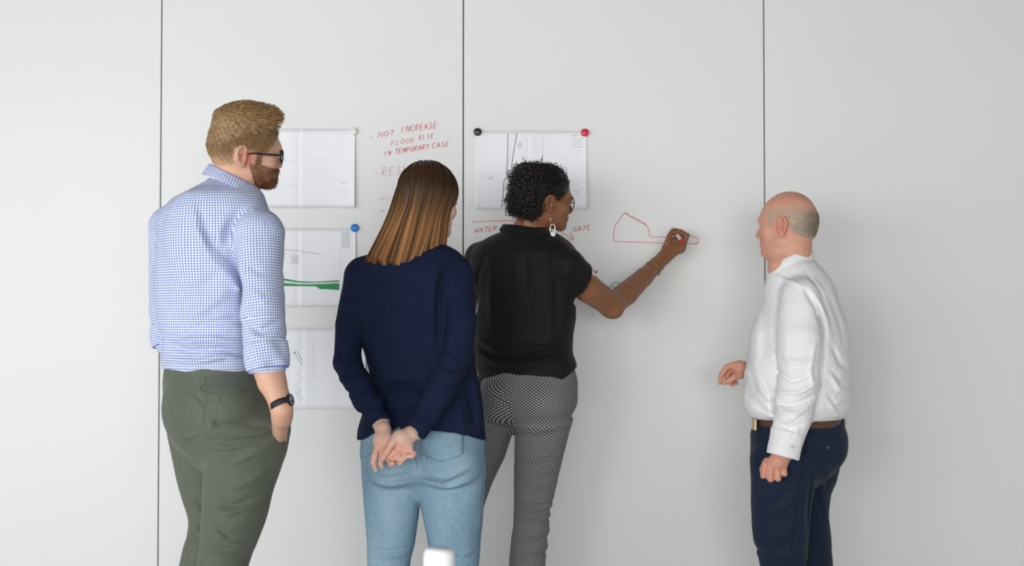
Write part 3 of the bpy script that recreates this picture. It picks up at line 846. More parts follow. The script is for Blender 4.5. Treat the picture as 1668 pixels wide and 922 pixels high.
def cloth_uv(torso_c, yaw, radius, arms):
    """arms: list of polylines; returns uv in metres following torso or sleeve"""
    def dist_line(V, pts):
        best = np.full(len(V), 1e9); along = np.zeros(len(V)); ang = np.zeros(len(V)); acc = 0
        for a, b in zip(pts[:-1], pts[1:]):
            ab = b - a; L = np.linalg.norm(ab); t = np.clip(((V - a) @ ab) / L ** 2, 0, 1)
            q = V - a - t[:, None] * ab; d = np.linalg.norm(q, axis=1)
            e1 = np.cross(ab / L, (0, 1, 0)); e1 /= np.linalg.norm(e1); e2 = np.cross(ab / L, e1)
            m = d < best
            best[m] = d[m]; along[m] = acc + t[m] * L + ((V - a) @ (ab / L))[m] - t[m] * L; ang[m] = np.arctan2(q @ e1, q @ e2)[m]; acc += L
        return best, along, ang
    c, s = math.cos(yaw), math.sin(yaw)
    def fn(V):
        q = V - torso_c
        x = q[:, 0] * c - q[:, 1] * s; y = q[:, 0] * s + q[:, 1] * c
        uv = np.stack([np.arctan2(x / 0.178, -y / 0.115) * 0.140 if radius > 0.1 else np.arctan2(x, -y) * radius, V[:, 2]], 1)
        for arm in arms:
            pts, rad = arm[:2]; ur = arm[2] if len(arm) > 2 else rad * 0.9
            d, al, an = dist_line(V, pts)
            m = d < rad * 1.12
            uv[m] = np.stack([an * ur, al + 0.002], 1)[m]
        return uv
    return fn
def pattern_mat(name, base, line, period, rough, kind, sheen=0.0):
    m = mat(name, base, rough=rough, spec=0.25, sheen=sheen)
    n, l = nodes_of(m)
    at = n.new('ShaderNodeAttribute'); at.attribute_name = 'cloth_uv'
    sep = n.new('ShaderNodeSeparateXYZ'); l.new(at.outputs['Vector'], sep.inputs['Vector'])
    def math_(op, a, b=None):
        x = n.new('ShaderNodeMath'); x.operation = op
        for i, v in enumerate((a, b)):
            if v is None: continue
            if isinstance(v, (int, float)): x.inputs[i].default_value = v
            else: l.new(v, x.inputs[i])
        return x.outputs[0]
    u = math_('DIVIDE', sep.outputs['X'], period); v = math_('DIVIDE', sep.outputs['Y'], period)
    if kind == 'gingham':
        a = math_('LESS_THAN', math_('FRACT', u), 0.5); b = math_('LESS_THAN', math_('FRACT', v), 0.5)
        fac = math_('MULTIPLY', math_('ADD', a, b), 0.5)
    else:  # small lozenge weave
        p = math_('ADD', u, v); q = math_('SUBTRACT', u, v)
        a = math_('LESS_THAN', math_('FRACT', p), 0.55); b = math_('LESS_THAN', math_('FRACT', q), 0.55)
        fac = math_('MULTIPLY', a, b)
    mx = n.new('ShaderNodeMix'); mx.data_type = 'RGBA'
    mx.inputs['A'].default_value = (*base, 1); mx.inputs['B'].default_value = (*line, 1)
    l.new(fac, mx.inputs['Factor'])
    l.new(mx.outputs['Result'], n['Principled BSDF'].inputs['Base Color'])
    return m
def glasses(parent, hd, m_rim, m_lens, rim_r=0.0018, w=0.024, hgt=0.018, label=None, m_temple=None):
    """spectacles fitted to a head: two rims with lenses, bridge and two temples"""
    root = empty('glasses', tuple(np.array(parent.location) * 0)); root.parent = parent
    if label: root['label'] = label
    cy = 0.104
    for sgn in (-1, 1):
        ring = [hd.w((sgn * 0.033 + w * math.cos(a) * (1.0 if abs(math.sin(a)) < .9 else .95), cy - 0.010 * abs(sgn * 0.033 + w * math.cos(a)) / 0.06, -0.006 + hgt * math.sin(a))) for a in np.linspace(0, 2 * math.pi, 25)]
        v, f = tube_vf(ring, rim_r, 6, cap=False); link_mesh('rim', v, f, m_rim, root)
        c = np.mean(ring[:-1], 0); V = [c] + ring[:-1]; n = len(ring) - 1
        link_mesh('lens', V, [(0, 1 + i, 1 + (i + 1) % n) for i in range(n)], m_lens, root)
        tp = [hd.w((sgn * 0.059, cy - 0.010, 0.002)), hd.w((sgn * 0.072, cy - 0.020, 0.003)), hd.w((sgn * 0.079, 0.045, 0.003)), hd.w((sgn * 0.082, 0.0, 0.004)), hd.w((sgn * 0.081, -0.018, 0.000)), hd.w((sgn * 0.077, -0.034, -0.022))]
        v, f = tube_vf(tp, [rim_r * 1.2, rim_r * 1.3, rim_r * 1.2, rim_r, rim_r, rim_r], 6); link_mesh('temple', v, f, m_temple or m_rim, root)
    v, f = tube_vf([hd.w((-0.009, cy + 0.001, -0.001)), hd.w((0, cy + 0.006, 0.002)), hd.w((0.009, cy + 0.001, -0.001))], rim_r, 6)
    link_mesh('bridge', v, f, m_rim, root)
    return root
def ring_band(c, axis, r, w, th, m, parent, name, squash=None, label=None, n=32):
    """flat band around a limb"""
    v, f = lathe_vf([(r, -w / 2), (r + th, -w / 2 + th * .3), (r + th, w / 2 - th * .3), (r, w / 2), (r, -w / 2)], c, axis, n)
    v = np.array(v)
    if squash is not None:
        nrm = np.asarray(squash[0], float); nrm = nrm / np.linalg.norm(nrm); d = (v - c) @ nrm
        v = v - (d * (1 - 1 / squash[1]))[:, None] * nrm
    return link_mesh(name, v, f, m, parent, label=label)
def shoes(parent, ankles, yaw, m, m_sole, L=0.27):
    yw = math.radians(yaw); f = np.array([math.sin(yw), math.cos(yw), 0])
    for a in ankles:
        a = np.array([a[0], a[1], 0.0])
        Fs = Field()
        Fs.add(ell(a + f * 0.13 + (0, 0, 0.035), (0.048, 0.085, 0.038), rot_axes(yaw)), 0)
        Fs.add(ell(a - f * 0.01 + (0, 0, 0.045), (0.040, 0.065, 0.052), rot_axes(yaw)), 0.04)
        Fs.cut(lambda P: 0.012 - P[:, 2])
        o = build('shoe', Fs, 0.006, m, parent)
        Fs = Field()
        Fs.add(ell(a + f * 0.13 + (0, 0, 0.01), (0.050, 0.088, 0.03), rot_axes(yaw)), 0)
        Fs.add(ell(a - f * 0.01 + (0, 0, 0.01), (0.042, 0.068, 0.03), rot_axes(yaw)), 0.04)
        Fs.cut(lambda P: np.maximum(0.0 - P[:, 2], P[:, 2] - 0.016))
        build('sole', Fs, 0.005, m_sole, o)
M_EYE = mat('eye_white', (0.85, 0.83, 0.80), rough=0.15, spec=0.6)
M_IRIS_BLUE = mat('blue_iris', (0.10, 0.18, 0.26), rough=0.1, spec=0.7)
M_IRIS_BROWN = mat('brown_iris', (0.05, 0.025, 0.012), rough=0.1, spec=0.7)
M_LENS = mat('spectacle_lens', (1, 1, 1), rough=0.02, spec=0.5, alpha=0.12)
def on_surface(px, py, fld, y0, y1, lift=0.0005):
    """first point of the field's surface met going into the room at a photo pixel"""
    ys = np.linspace(y0, y1, 500)
    d = fld.at(np.array([W(px, py, t) for t in ys]))
    i = int(np.argmax(d < 0.0005)) if (d < 0.0005).any() else int(np.argmin(d))
    return W(px, py, ys[i] - lift)
def seam_on(name, pts, r, fld, m, parent, y0, y1, n=16, sides=6, lift=0.0005):
    q = smooth_line(pts, max(2, n // (len(pts) - 1)))
    v, f = tube_vf([on_surface(p[0], p[1], fld, y0, y1, lift) for p in q], r, sides)
    return link_mesh(name, v, f, m, parent)
def stitches_on(name, pts, r, fld, m, parent, y0, y1, count):
    """row of separate short stitches joined in one mesh"""
    q = smooth_line(pts, 12); s = np.concatenate([[0], np.cumsum(np.linalg.norm(np.diff(q, axis=0), axis=1))])
    lst = []
    for i in range(count):
        a, b = (i + 0.2) / count * s[-1], (i + 0.75) / count * s[-1]
        pa = [np.interp(a, s, q[:, k]) for k in (0, 1)]; pb = [np.interp(b, s, q[:, k]) for k in (0, 1)]
        lst.append(tube_vf([on_surface(*pa, fld, y0, y1), on_surface(*pb, fld, y0, y1)], r, 4))
    v, f = merge_vf(lst); o = link_mesh(name, v, f, m, parent); o['kind'] = 'stuff'; return o
def collar_strip(name, top, leaf, parent, m, open_at, gap=0.10, n=48, stand=0.020):
    """folded shirt collar: a stand inside, turned over at the top edge, and a leaf outside. top/leaf map an angle to a room point"""
    V, Fc, uv = [], [], []
    ts = np.linspace(open_at + gap, open_at + 2 * math.pi - gap, n)
    cen = np.mean([top(t) for t in ts], 0)
    for t in ts:
        T_, L_ = top(t), leaf(t)
        out = (T_ - cen) * (1, 1, 0); out /= np.linalg.norm(out)
        prof = [T_ - (0, 0, stand) - out * 0.003, T_ - (0, 0, 0.004) - out * 0.002, T_, T_ + out * 0.003 - (0, 0, 0.001), T_ * 0.6 + L_ * 0.4 + out * 0.003, L_]
        acc = 0
        for i, q in enumerate(prof):
            if i: acc += np.linalg.norm(q - prof[i - 1])
            V.append(q); uv.append((t * 0.075, acc))
    k = 6
    for i in range(n - 1):
        for j in range(k - 1):
            a = i * k + j; Fc.append((a, a + 1, a + k + 1, a + k))
    o = link_mesh(name, V, Fc, m, parent, uvs=np.array(uv))
    md = o.modifiers.new('thickness', 'SOLIDIFY'); md.thickness = 0.0022; md.offset = 0
    md = o.modifiers.new('smooth', 'SUBSURF'); md.levels = 1; md.render_levels = 1
    return o

# ------------------------------------------------------------------ bearded man in the checked shirt
def bearded_man():
    Y = 3.70; YAW = 35.0; yr = math.radians(YAW)
    base = W(365, 700, Y); P0 = empty('person', (base[0], Y, 0))
    tag(P0, 'bearded man with glasses in a blue checked shirt, one hand in his trouser pocket', 'person', 'people at the wall')
    hd = head_field(rot_axes(63, 1, 15), W(401, 245, 3.70), s=0.965, nose=0.82, face_len=0.85, ear_y=-0.020)
    # ---- clothing fields
    rows = [(292, 340, 406, .66), (305, 316, 418, .58), (322, 280, 430), (350, 258, 434), (400, 249, 430), (450, 248, 424), (500, 250, 418), (540, 254, 415),
            (570, 257, 416), (592, 259, 418), (606, 264, 414)]
    torso = silh(rows, Y, yr, 0.64)
    sh_r, el_r, cu_r = W(424, 384, 3.585), W(429, 520, 3.55), W(434, 596, 3.535)
    sh_l, el_l, cu_l = W(276, 372, 3.83), W(273, 505, 3.87), W(278, 556, 3.86)
    S = Field()
    S.add(loft(torso, yr, 2.3), 0)
    S.add(cone(W(350, 318, 3.72), W(280, 362, 3.80), 0.036, 0.050), 0.04)
    S.add(cone(W(395, 332, 3.66), W(422, 376, 3.60), 0.036, 0.056), 0.04)
    S.add(ell(W(330, 380, 3.64), (0.085, 0.06, 0.12)), 0.06)                     # shoulder blade
    S.chain([sh_l, el_l, cu_l], [0.058, 0.053, 0.048], 0.03)
    S.chain([sh_r, W(422, 450, 3.57), el_r, cu_r], [0.066, 0.066, 0.060, 0.052], 0.022)
    FO = [([(372, 400), (384, 440), (396, 470), (392, 500)], 3.56, 0.012, -0.011), ([(330, 345), (345, 390), (372, 420), (388, 448)], 3.58, 0.012, -0.007),
          ([(315, 330), (322, 370), (345, 420), (375, 455)], 3.58, 0.012, 0.006), ([(372, 350), (360, 380), (356, 410)], 3.58, 0.010, 0.005), ([(392, 345), (376, 372), (370, 400)], 3.58, 0.010, -0.006),
          ([(262, 545), (300, 556), (350, 552), (400, 560)], 3.6, 0.009, 0.007), ([(265, 562), (310, 572), (360, 568), (410, 578)], 3.6, 0.008, -0.008), ([(262, 585), (320, 590), (370, 580), (412, 592)], 3.6, 0.008, 0.008),
          ([(300, 520), (340, 500), (380, 470)], 3.6, 0.014, 0.006), ([(280, 560), (330, 530), (380, 520), (405, 530)], 3.6, 0.010, -0.005), ([(285, 480), (330, 470), (370, 440)], 3.6, 0.014, -0.005),
          ([(400, 430), (425, 445), (452, 440)], 3.5, 0.010, -0.004), ([(398, 520), (425, 540), (458, 520)], 3.5, 0.009, -0.006), ([(404, 545), (430, 552), (462, 540)], 3.5, 0.008, 0.005), ([(402, 470), (430, 490), (456, 480)], 3.5, 0.010, 0.004),
          ([(270, 600), (300, 604), (335, 598)], 3.6, 0.006, 0.006), ([(256, 535), (266, 552), (262, 575)], 3.7, 0.008, -0.006)]
    S.disp(folds(FO, 3.72)); S.disp(ripple(28, 0.0020, 3)); S.disp(ripple(60, 0.0007, 4))
    S.cut(lambda P: np.minimum(W(300, 607, 3.6)[2] - P[:, 2] + 0.004 * np.sin(P[:, 0] * 45), 0.5 + 0 * P[:, 0]))
    uv = cloth_uv(np.array([W(340, 450, Y)[0], Y, 0]), yr, 0.155, [([sh_r, el_r, cu_r], 0.066), ([sh_l, el_l, cu_l], 0.058)])
    m_check = pattern_mat('blue_gingham_cotton', (0.80, 0.83, 0.90), (0.095, 0.165, 0.45), 0.0072, 0.85, 'gingham')
    shirt = build('shirt', S, 0.0045, m_check, P0, uv=uv, label='blue and white checked shirt')
    # rolled cuffs, as wider bands at the sleeve ends
    for (a, b, r0, r1) in ((W(432, 562, 3.54), W(437, 600, 3.53), 0.061, 0.057), (W(275, 530, 3.87), W(279, 560, 3.86), 0.056, 0.054)):
        C = Field(); ax = (b - a) / np.linalg.norm(b - a)
        C.add(cone(a, b, r0, r1), 0); C.disp(ripple(55, 0.004, 8)); 
        C.cut(lambda P, a=a, b=b, ax=ax: np.maximum((P - b) @ ax - 0.004, -((P - a) @ ax) - 0.004))
        C.sub(cone(a - ax * 0.01, b + ax * 0.06, 0.046, 0.044), 0.004)
        build('rolled_cuff', C, 0.004, m_check, shirt, uv=cloth_uv(np.array([0, 0, 0]), 0, 0.05, [([a - ax * 0.2, b + ax * 0.2], 0.2, 0.058)]))
    # collar: a band leaning against the neck, turned down
    collar_strip('collar', lambda t: W(382 + 40 * math.sin(t), 288 + 21 * math.sin(t) - 2 * math.cos(t), 3.705 - 0.070 * math.cos(t)),
                 lambda t: W(375 + 46 * math.sin(t), 304 + 20 * math.sin(t), 3.700 - 0.094 * math.cos(t)), shirt, m_check, math.pi * 0.72)
    # ---- trousers
    T = Field()
    pel = silh([(588, 268, 412, .70), (610, 265, 422, .72), (640, 264, 444, .74), (665, 266, 460, .74), (690, 269, 470, .74), (715, 276, 464, .72), (740, 290, 448, .62), (765, 320, 410, .5), (785, 350, 380, .5)], Y, yr, 0.70)
    T.add(loft(pel, yr, 2.2), 0)
    T.add(ell(W(309, 668, 3.66), (0.075, 0.080, 0.085)), 0.035)
    T.add(ell(W(372, 668, 3.58), (0.085, 0.085, 0.085)), 0.035)
    T.add(loft(silh([(655, 362, 448, .8, -.04), (690, 332, 472, .95, -.05), (730, 332, 467, .9, -.05), (760, 332, 456, .9, -.05), (800, 331, 443, .9, -.05), (840, 329, 434, .9, -.05), (862, 328, 427, .9, -.04), (885, 327, 417, .95, -.02), (905, 325, 408, .95, 0), (935, 320, 400, 1, .0), (1060, 316, 392, 1, .0), (1190, 312, 384, 1, .0), (1235, 310, 384, 1, .0)], Y, yr, 0.9), yr, 2.2), 0.02)
    T.add(loft(silh([(655, 292, 352, .8, .08), (690, 273, 372, .95, .10), (730, 278, 372, .95, .10), (770, 287, 374, .95, .10), (810, 298, 376, .95, .10), (850, 309, 378, .95, .10), (870, 306, 374, .95, .10), (895, 299, 370, 1, .10), (935, 291, 362, 1, .10), (1060, 286, 354, 1, .1), (1190, 284, 350, 1, .1), (1215, 282, 350, 1, .1)], Y, yr, 0.95), yr, 2.2), 0.015)
    T.sub(cone(W(334, 690, 3.475), W(333, 800, 3.53), 0.012, 0.010), 0.03)
    FO = [([(345, 688), (360, 692), (390, 690), (440, 700)], 3.5, 0.007, -0.006), ([(335, 705), (370, 712), (420, 708), (455, 695)], 3.5, 0.008, 0.006), ([(333, 716), (360, 722), (420, 716), (458, 700)], 3.5, 0.007, -0.006),
          ([(333, 728), (365, 732), (410, 728)], 3.5, 0.006, 0.004), ([(334, 742), (370, 740), (430, 722)], 3.5, 0.007, -0.005), ([(340, 756), (380, 754), (440, 730)], 3.5, 0.008, 0.004),
          ([(360, 800), (400, 790), (425, 772)], 3.5, 0.010, 0.004), ([(340, 822), (375, 830), (405, 818)], 3.5, 0.010, -0.006), ([(334, 838), (365, 842), (400, 830)], 3.5, 0.008, 0.006), ([(335, 858), (360, 878), (388, 884)], 3.5, 0.008, -0.004), ([(332, 870), (360, 892), (385, 895)], 3.5, 0.008, 0.007), ([(328, 895), (350, 905), (380, 900)], 3.5, 0.008, -0.005),
          ([(290, 740), (310, 748), (330, 738)], 3.68, 0.007, -0.005), ([(284, 705), (310, 712), (332, 700)], 3.62, 0.007, 0.004), ([(312, 815), (325, 830), (330, 845)], 3.7, 0.007, -0.005), ([(308, 860), (320, 872), (328, 868)], 3.7, 0.008, 0.007), ([(300, 885), (315, 876), (328, 880)], 3.7, 0.007, -0.006),
          ([(345, 676), (362, 700)], 3.5, 0.007, -0.0015), ([(330, 668), (345, 690), (336, 705)], 3.5, 0.010, 0.004), ([(300, 640), (333, 660), (334, 705)], 3.5, 0.007, -0.004)]
    T.disp(folds(FO, 3.80)); T.disp(ripple(30, 0.0015, 5))
    # pocket mouth on the hip where the hand goes in
    hp = [W(455, 640, 3.50), W(452, 668, 3.49), W(456, 690, 3.49)]
    T.sub(cone(W(444, 640, 3.475), W(455, 684, 3.468), 0.016, 0.012), 0.006)
    m_tr = mat('olive_cotton', (0.100, 0.114, 0.086), rough=0.85, spec=0.2, noise=(40.0, 0.06), bump=(600.0, 0.15, 0.001), sheen=0.15)
    wrinkled(m_tr, 11, 0.012, 0.5, (1, 1, 1.8)); wrinkled(m_check, 10, 0.012, 0.45)
    tr = build('trousers', T, 0.0045, m_tr, P0, label='olive green trousers')
    m_tr_d = mat('olive_seam', (0.085, 0.098, 0.072), rough=0.9)
    # back pocket: upper and lower welt lines with a small tack; waistband line
    seam_on('pocket_welt', [(326, 629), (345, 627), (372, 629), (396, 635)], 0.0016, T, m_tr_d, tr, 3.3, 3.9)
    seam_on('pocket_welt', [(326, 630), (332, 638), (360, 642), (390, 642), (397, 636)], 0.0014, T, m_tr_d, tr, 3.3, 3.9)
    seam_on('pocket_tack', [(357, 645), (359, 650), (358, 656)], 0.0012, T, m_tr_d, tr, 3.3, 3.9)
    seam_on('back_seam', [(334, 612), (336, 640), (335, 665), (334, 690)], 0.0006, T, m_tr_d, tr, 3.3, 3.9)
    seam_on('side_seam', [(418, 612), (432, 640), (443, 665), (452, 690)], 0.0012, T, m_tr_d, tr, 3.3, 3.9)
    # ---- body
    Bd = Field()
    Bd.add(hd, 0)
    Bd.add(cone(hd.w((0, -0.025, -0.055)), W(384, 292, 3.70), 0.058, 0.062), 0.022)
    Bd.add(loft([(r[0], r[1], r[2], max(r[3] - 0.022, 0.02), r[4]) for r in torso[1:]], yr, 2.3), 0.03)
    Bd.add(loft([(r[0], r[1], r[2], r[3] - 0.025, r[4]) for r in pel], yr, 2.3), 0.03)
    for ax, dep, pts in ((0, 3.68, [(402, 700, .06), (396, 780, .05), (376, 870, .034), (362, 960, .03), (352, 1190, .028), (348, 1225, .028)]), (1, 3.80, [(322, 700, .055), (330, 780, .045), (342, 860, .034), (330, 960, .03), (320, 1180, .028), (318, 1205, .028)])):
        Bd.chain([W(p[0], p[1], dep) for p in pts], [p[2] for p in pts], 0.02)
    Bd.chain([sh_r, el_r, W(434, 590, 3.535), W(443, 622, 3.525), W(456, 654, 3.505)], [0.046, 0.044, 0.043, 0.039, 0.0285], 0.02)
    Bd.chain([W(456, 654, 3.505), W(459, 667, 3.503), W(459, 680, 3.525)], [0.0285, 0.030, 0.028], 0.012)
    Bd.chain([W(460, 676, 3.515), W(455, 700, 3.585), W(448, 725, 3.62)], [0.025, 0.022, 0.014], 0.01)
    for i, (dx, dd) in enumerate(((-9, .0), (-3, -.006), (4, -.004), (9, .008))):
        hand_chain(Bd, [(458 + dx * .6, 698, dd), (452 + dx, 722, .02 + dd), (446 + dx * .5, 742, .04 + dd)], 3.60, [0.0105, 0.009, 0.007])
    Bd.chain([sh_l, el_l, W(300, 556, 3.86), W(330, 580, 3.86)], [0.042, 0.040, 0.036, 0.026], 0.02)
    hand_chain(Bd, [(330, 580), (345, 590)], 3.86, [0.026, 0.030])
    for dx in (-10, -3, 4, 11): hand_chain(Bd, [(345, 590 + dx * .6), (358, 594 + dx * .8), (366, 602 + dx * .8)], 3.86, [0.011, 0.009, 0.007])
    HL = pchip([-.14, -.075, -.05, -.03, -.012, .015, .035, .05, .070, .10, .14], [-.048, -.046, -.03, .0, .022, .018, .015, .038, .062, .078, .085])
    hair_c = np.array((0.33, 0.200, 0.088)); beard_c = np.array((0.165, 0.060, 0.024))
    def beard_mask(q):
        ax = np.abs(q[:, 0])
        m = (q[:, 2] < -0.030 - 0.30 * np.maximum(q[:, 1] - 0.03, 0)) & (q[:, 1] > -0.002 - 0.35 * (q[:, 2] + 0.05)) & (q[:, 2] > -0.125)
        side = (q[:, 2] < 0.015) & (q[:, 2] > -0.06) & (q[:, 1] > 0.010) & (q[:, 1] < 0.030) & (ax > 0.05)
        lips = (ax < 0.021) & (np.abs(q[:, 2] + 0.0685) < 0.008) & (q[:, 1] > 0.08)
        return ((m | side) & ~lips).astype(float)
    def extra(V, q, col):
        inh = (np.abs(q[:, 0]) < 0.079) & (np.abs(q[:, 1]) < 0.15) & (q[:, 2] < 0.15) & (q[:, 2] > -.13)
        earz = (np.abs(q[:, 0]) > 0.068) & (np.abs(q[:, 1] + .034) < .028) & (q[:, 2] < .028)
        t = sstep(-0.010, 0.006, q[:, 2] - HL(q[:, 1])) * inh * (~earz)
        t = t * np.where(q[:, 1] < -.02, sstep(-.05, .05, q[:, 2]) * .6 + .4, 1)
        col = col * (1 - 0.85 * t[:, None]) + 0.85 * t[:, None] * hair_c * 0.85
        b = beard_mask(q) * inh * (~earz)
        return col * (1 - 0.7 * b[:, None]) + 0.7 * b[:, None] * beard_c
    m_skin = attr_mat('fair_skin', 'tint', rough=0.5, spec=0.35, noise=(60.0, 0.05), bump=(300.0, 0.08, 0.001), sss=0.12)
    body = build('body', Bd, 0.0034, m_skin, P0, color=skin_color((0.62, 0.36, 0.25), (0.62, 0.20, 0.14), hd, extra))
    eyes(P0, hd, M_IRIS_BLUE)
    # ---- hair: a fuller crown plus single hairs
    rng = np.random.default_rng(11)
    Hc = Field()
    def hloc(c, r): return ell(hd.w(c), r, hd.R)
    HL2 = pchip([-.14, -.10, -.06, -.03, .0, .03, .06, .085, .14], [-.02, -.01, .012, .030, .040, .046, .064, .074, .080])
    def capd(P):
        q = hd.loc(P)
        z = q[:, 2] - HL2(q[:, 1])
        th = -0.005 + 0.008 * sstep(-0.005, 0.040, z) + 0.018 * sstep(0.045, 0.120, q[:, 2]) + 0.004 * sstep(0.0, 0.07, q[:, 1]) * sstep(0.065, 0.10, q[:, 2])
        return hd.fn(P) - th.astype(F32)
    Hc.add(Prim(capd, hd.lo - 0.045, hd.hi + 0.045), 0)
    Hc.disp(ripple(150, 0.0012, 21)); Hc.disp(ripple(420, 0.0010, 22))
    Hc.cut(lambda P: ((HL2(hd.loc(P)[:, 1]) - 0.006) - hd.loc(P)[:, 2]))
    m_hair = attr_mat('short_blond_hair', 'tint', rough=0.45, spec=0.35)
    def capcol(V):
        n = 0.8 + 0.25 * np.sin(V @ np.array((260., 190., 310.))) * np.sin(V @ np.array((-140., 330., 90.)))
        return hair_c[None] * 0.82 * n[:, None]
    hair = build('hair', Hc, 0.003, m_hair, P0, color=capcol, label='short blond hair')
    hv, hf = BUILT[hair.name]
    p, n_ = surface_points(hv, hf, 4200, rng, lambda c: (hd.loc(c)[:, 2] > HL2(hd.loc(c)[:, 1]) + .003).astype(float))
    q = hd.loc(p); fwd, up = hd.R[:, 1], hd.R[:, 2]
    top = sstep(0.06, 0.11, q[:, 2])
    front = sstep(0.0, 0.09, q[:, 1])
    tgt = fwd * (0.6 + .4 * top)[:, None] + up * (-0.55 * (1 - top) + 0.45 * front * top)[:, None] + n_ * 0.15
    dirs = n_ * (0.35 + 0.5 * front * top)[:, None] + tgt * 0.8 + rng.normal(size=p.shape) * 0.13
    paths = grow(p - n_ * 0.003, dirs, 0.014 + 0.008 * top + 0.001 * front * top, tgt, 0.25, 5, rng, 0.05)
    tint = hair_c[None] * rng.uniform(0.6, 1.55, (len(p), 1)) * np.array((1, 1, 1))
    v1, f1, c1 = strand_mesh(paths, 0.0008, 0.0003, 3, tint)
    bv, bf = BUILT[body.name]
    def sidemask(c):
        q = hd.loc(c); ok = (np.abs(q[:, 0]) < 0.080) & (np.abs(q[:, 1]) < 0.14) & (q[:, 2] < HL2(q[:, 1]) + 0.035) & (q[:, 2] > HL(q[:, 1])) & (q[:, 2] < .13)
        ear = (np.abs(q[:, 0]) > 0.068) & (np.abs(q[:, 1] + .033) < .025) & (q[:, 2] < .026)
        return (ok & ~ear) * (0.25 + 0.75 * sstep(-.04, .05, q[:, 2]))
    p, n_ = surface_points(bv, bf, 5600, rng, sidemask)
    q = hd.loc(p)
    tgt = np.repeat(((-up) * .8 + fwd * 0.2)[None], len(p), 0)
    L = 0.004 + 0.013 * sstep(-.04, .04, q[:, 2])
    paths = grow(p - n_ * .001, n_ * .5 + tgt * .8 + rng.normal(size=p.shape) * .2, L, tgt, .3, 3, rng, .08)
    v2, f2, c2 = strand_mesh(paths, 0.0006, 0.0003, 3, hair_c[None] * rng.uniform(.6, 1.4, (len(p), 1)))
    link_mesh('hair_strands', np.concatenate([v1, v2]), np.concatenate([f1, f2 + len(v1)]), m_hair, hair, colors=np.concatenate([c1, c2]))['kind'] = 'stuff'
    # ---- beard
    Bf = Field()
    Bf.add(hloc((0, 0.064, -0.092), (0.033, 0.029, 0.021)), 0)
    for sg in (-1, 1):
        Bf.add(cone(hd.w((sg * .030, .060, -.092)), hd.w((sg * .054, .022, -.062)), 0.018, 0.012), 0.02)
    Bf.add(hloc((0, 0.092, -0.054), (0.026, 0.008, 0.006)), 0.006)
    Bf.disp(ripple(220, 0.002, 31))
    m_beard = attr_mat('red_brown_beard', 'tint', rough=0.6, spec=0.25)
    beard = build('beard', Bf, 0.003, m_beard, P0, color=lambda V: np.repeat(beard_c[None] * .8, len(V), 0), label='short red-brown beard')
    ev, ef = BUILT[beard.name]
    p, n_ = surface_points(ev, ef, 2200, rng)
    p2, n2 = surface_points(bv, bf, 1500, rng, lambda c: beard_mask(hd.loc(c)) * (np.abs(hd.loc(c)[:, 0]) < .078))
    p = np.concatenate([p, p2]); n_ = np.concatenate([n_, n2])
    tgt = np.repeat((-up * .8 + fwd * .25)[None], len(p), 0)
    paths = grow(p - n_ * .001, n_ * .7 + tgt * .6 + rng.normal(size=p.shape) * .25, rng.uniform(.004, .010, len(p)), tgt, .3, 4, rng, .15)
    v1, f1, c1 = strand_mesh(paths, 0.0006, 0.00025, 3, beard_c[None] * rng.uniform(.5, 1.7, (len(p), 1)))
    link_mesh('beard_strands', v1, f1, m_beard, beard, colors=c1)['kind'] = 'stuff'
    # ---- glasses, watch, shoes
    m_rim = mat('dark_spectacle_frame', (0.012, 0.010, 0.012), rough=0.3, spec=0.5)
    glasses(P0, hd, m_rim, M_LENS, 0.0025, 0.025, 0.0185, 'dark framed glasses')
    m_strap = mat('black_watch_strap', (0.012, 0.011, 0.016), rough=0.55)
    wr = empty('wristwatch', (0, 0, 0)); wr.parent = P0; wr['label'] = 'black wristwatch'
    wc = W(459, 659, 3.50); wax = W(464, 675, 3.492) - W(455, 648, 3.508)
    ring_band(wc, wax, 0.0290, 0.017, 0.003, m_strap, wr, 'strap')
    cc = W(475, 652, 3.497); v, f = lathe_vf([(0, 0), (0.016, 0), (0.017, 0.004), (0.016, 0.009), (0.014, 0.0095), (0, 0.0095)], cc - np.array((.008, 0, 0)), (0.93, -.25, .25), 24)
    link_mesh('watch_case', v, f, m_strap, wr)
    v, f = lathe_vf([(0.0135, 0.0097), (0.012, 0.0105), (0, 0.0107)], cc - np.array((.008, 0, 0)), (0.93, -.25, .25), 24)
    link_mesh('watch_glass', v, f, mat('watch_glass', (0.25, 0.26, 0.28), rough=0.05, spec=0.8), wr)
    shoes(P0, [W(348, 1200, 3.70), W(318, 1200, 3.80)], YAW + 5, mat('brown_shoe_leather', (0.10, 0.05, 0.028), rough=0.4), mat('dark_sole', (0.02, 0.018, 0.016), rough=0.8))
bearded_man()

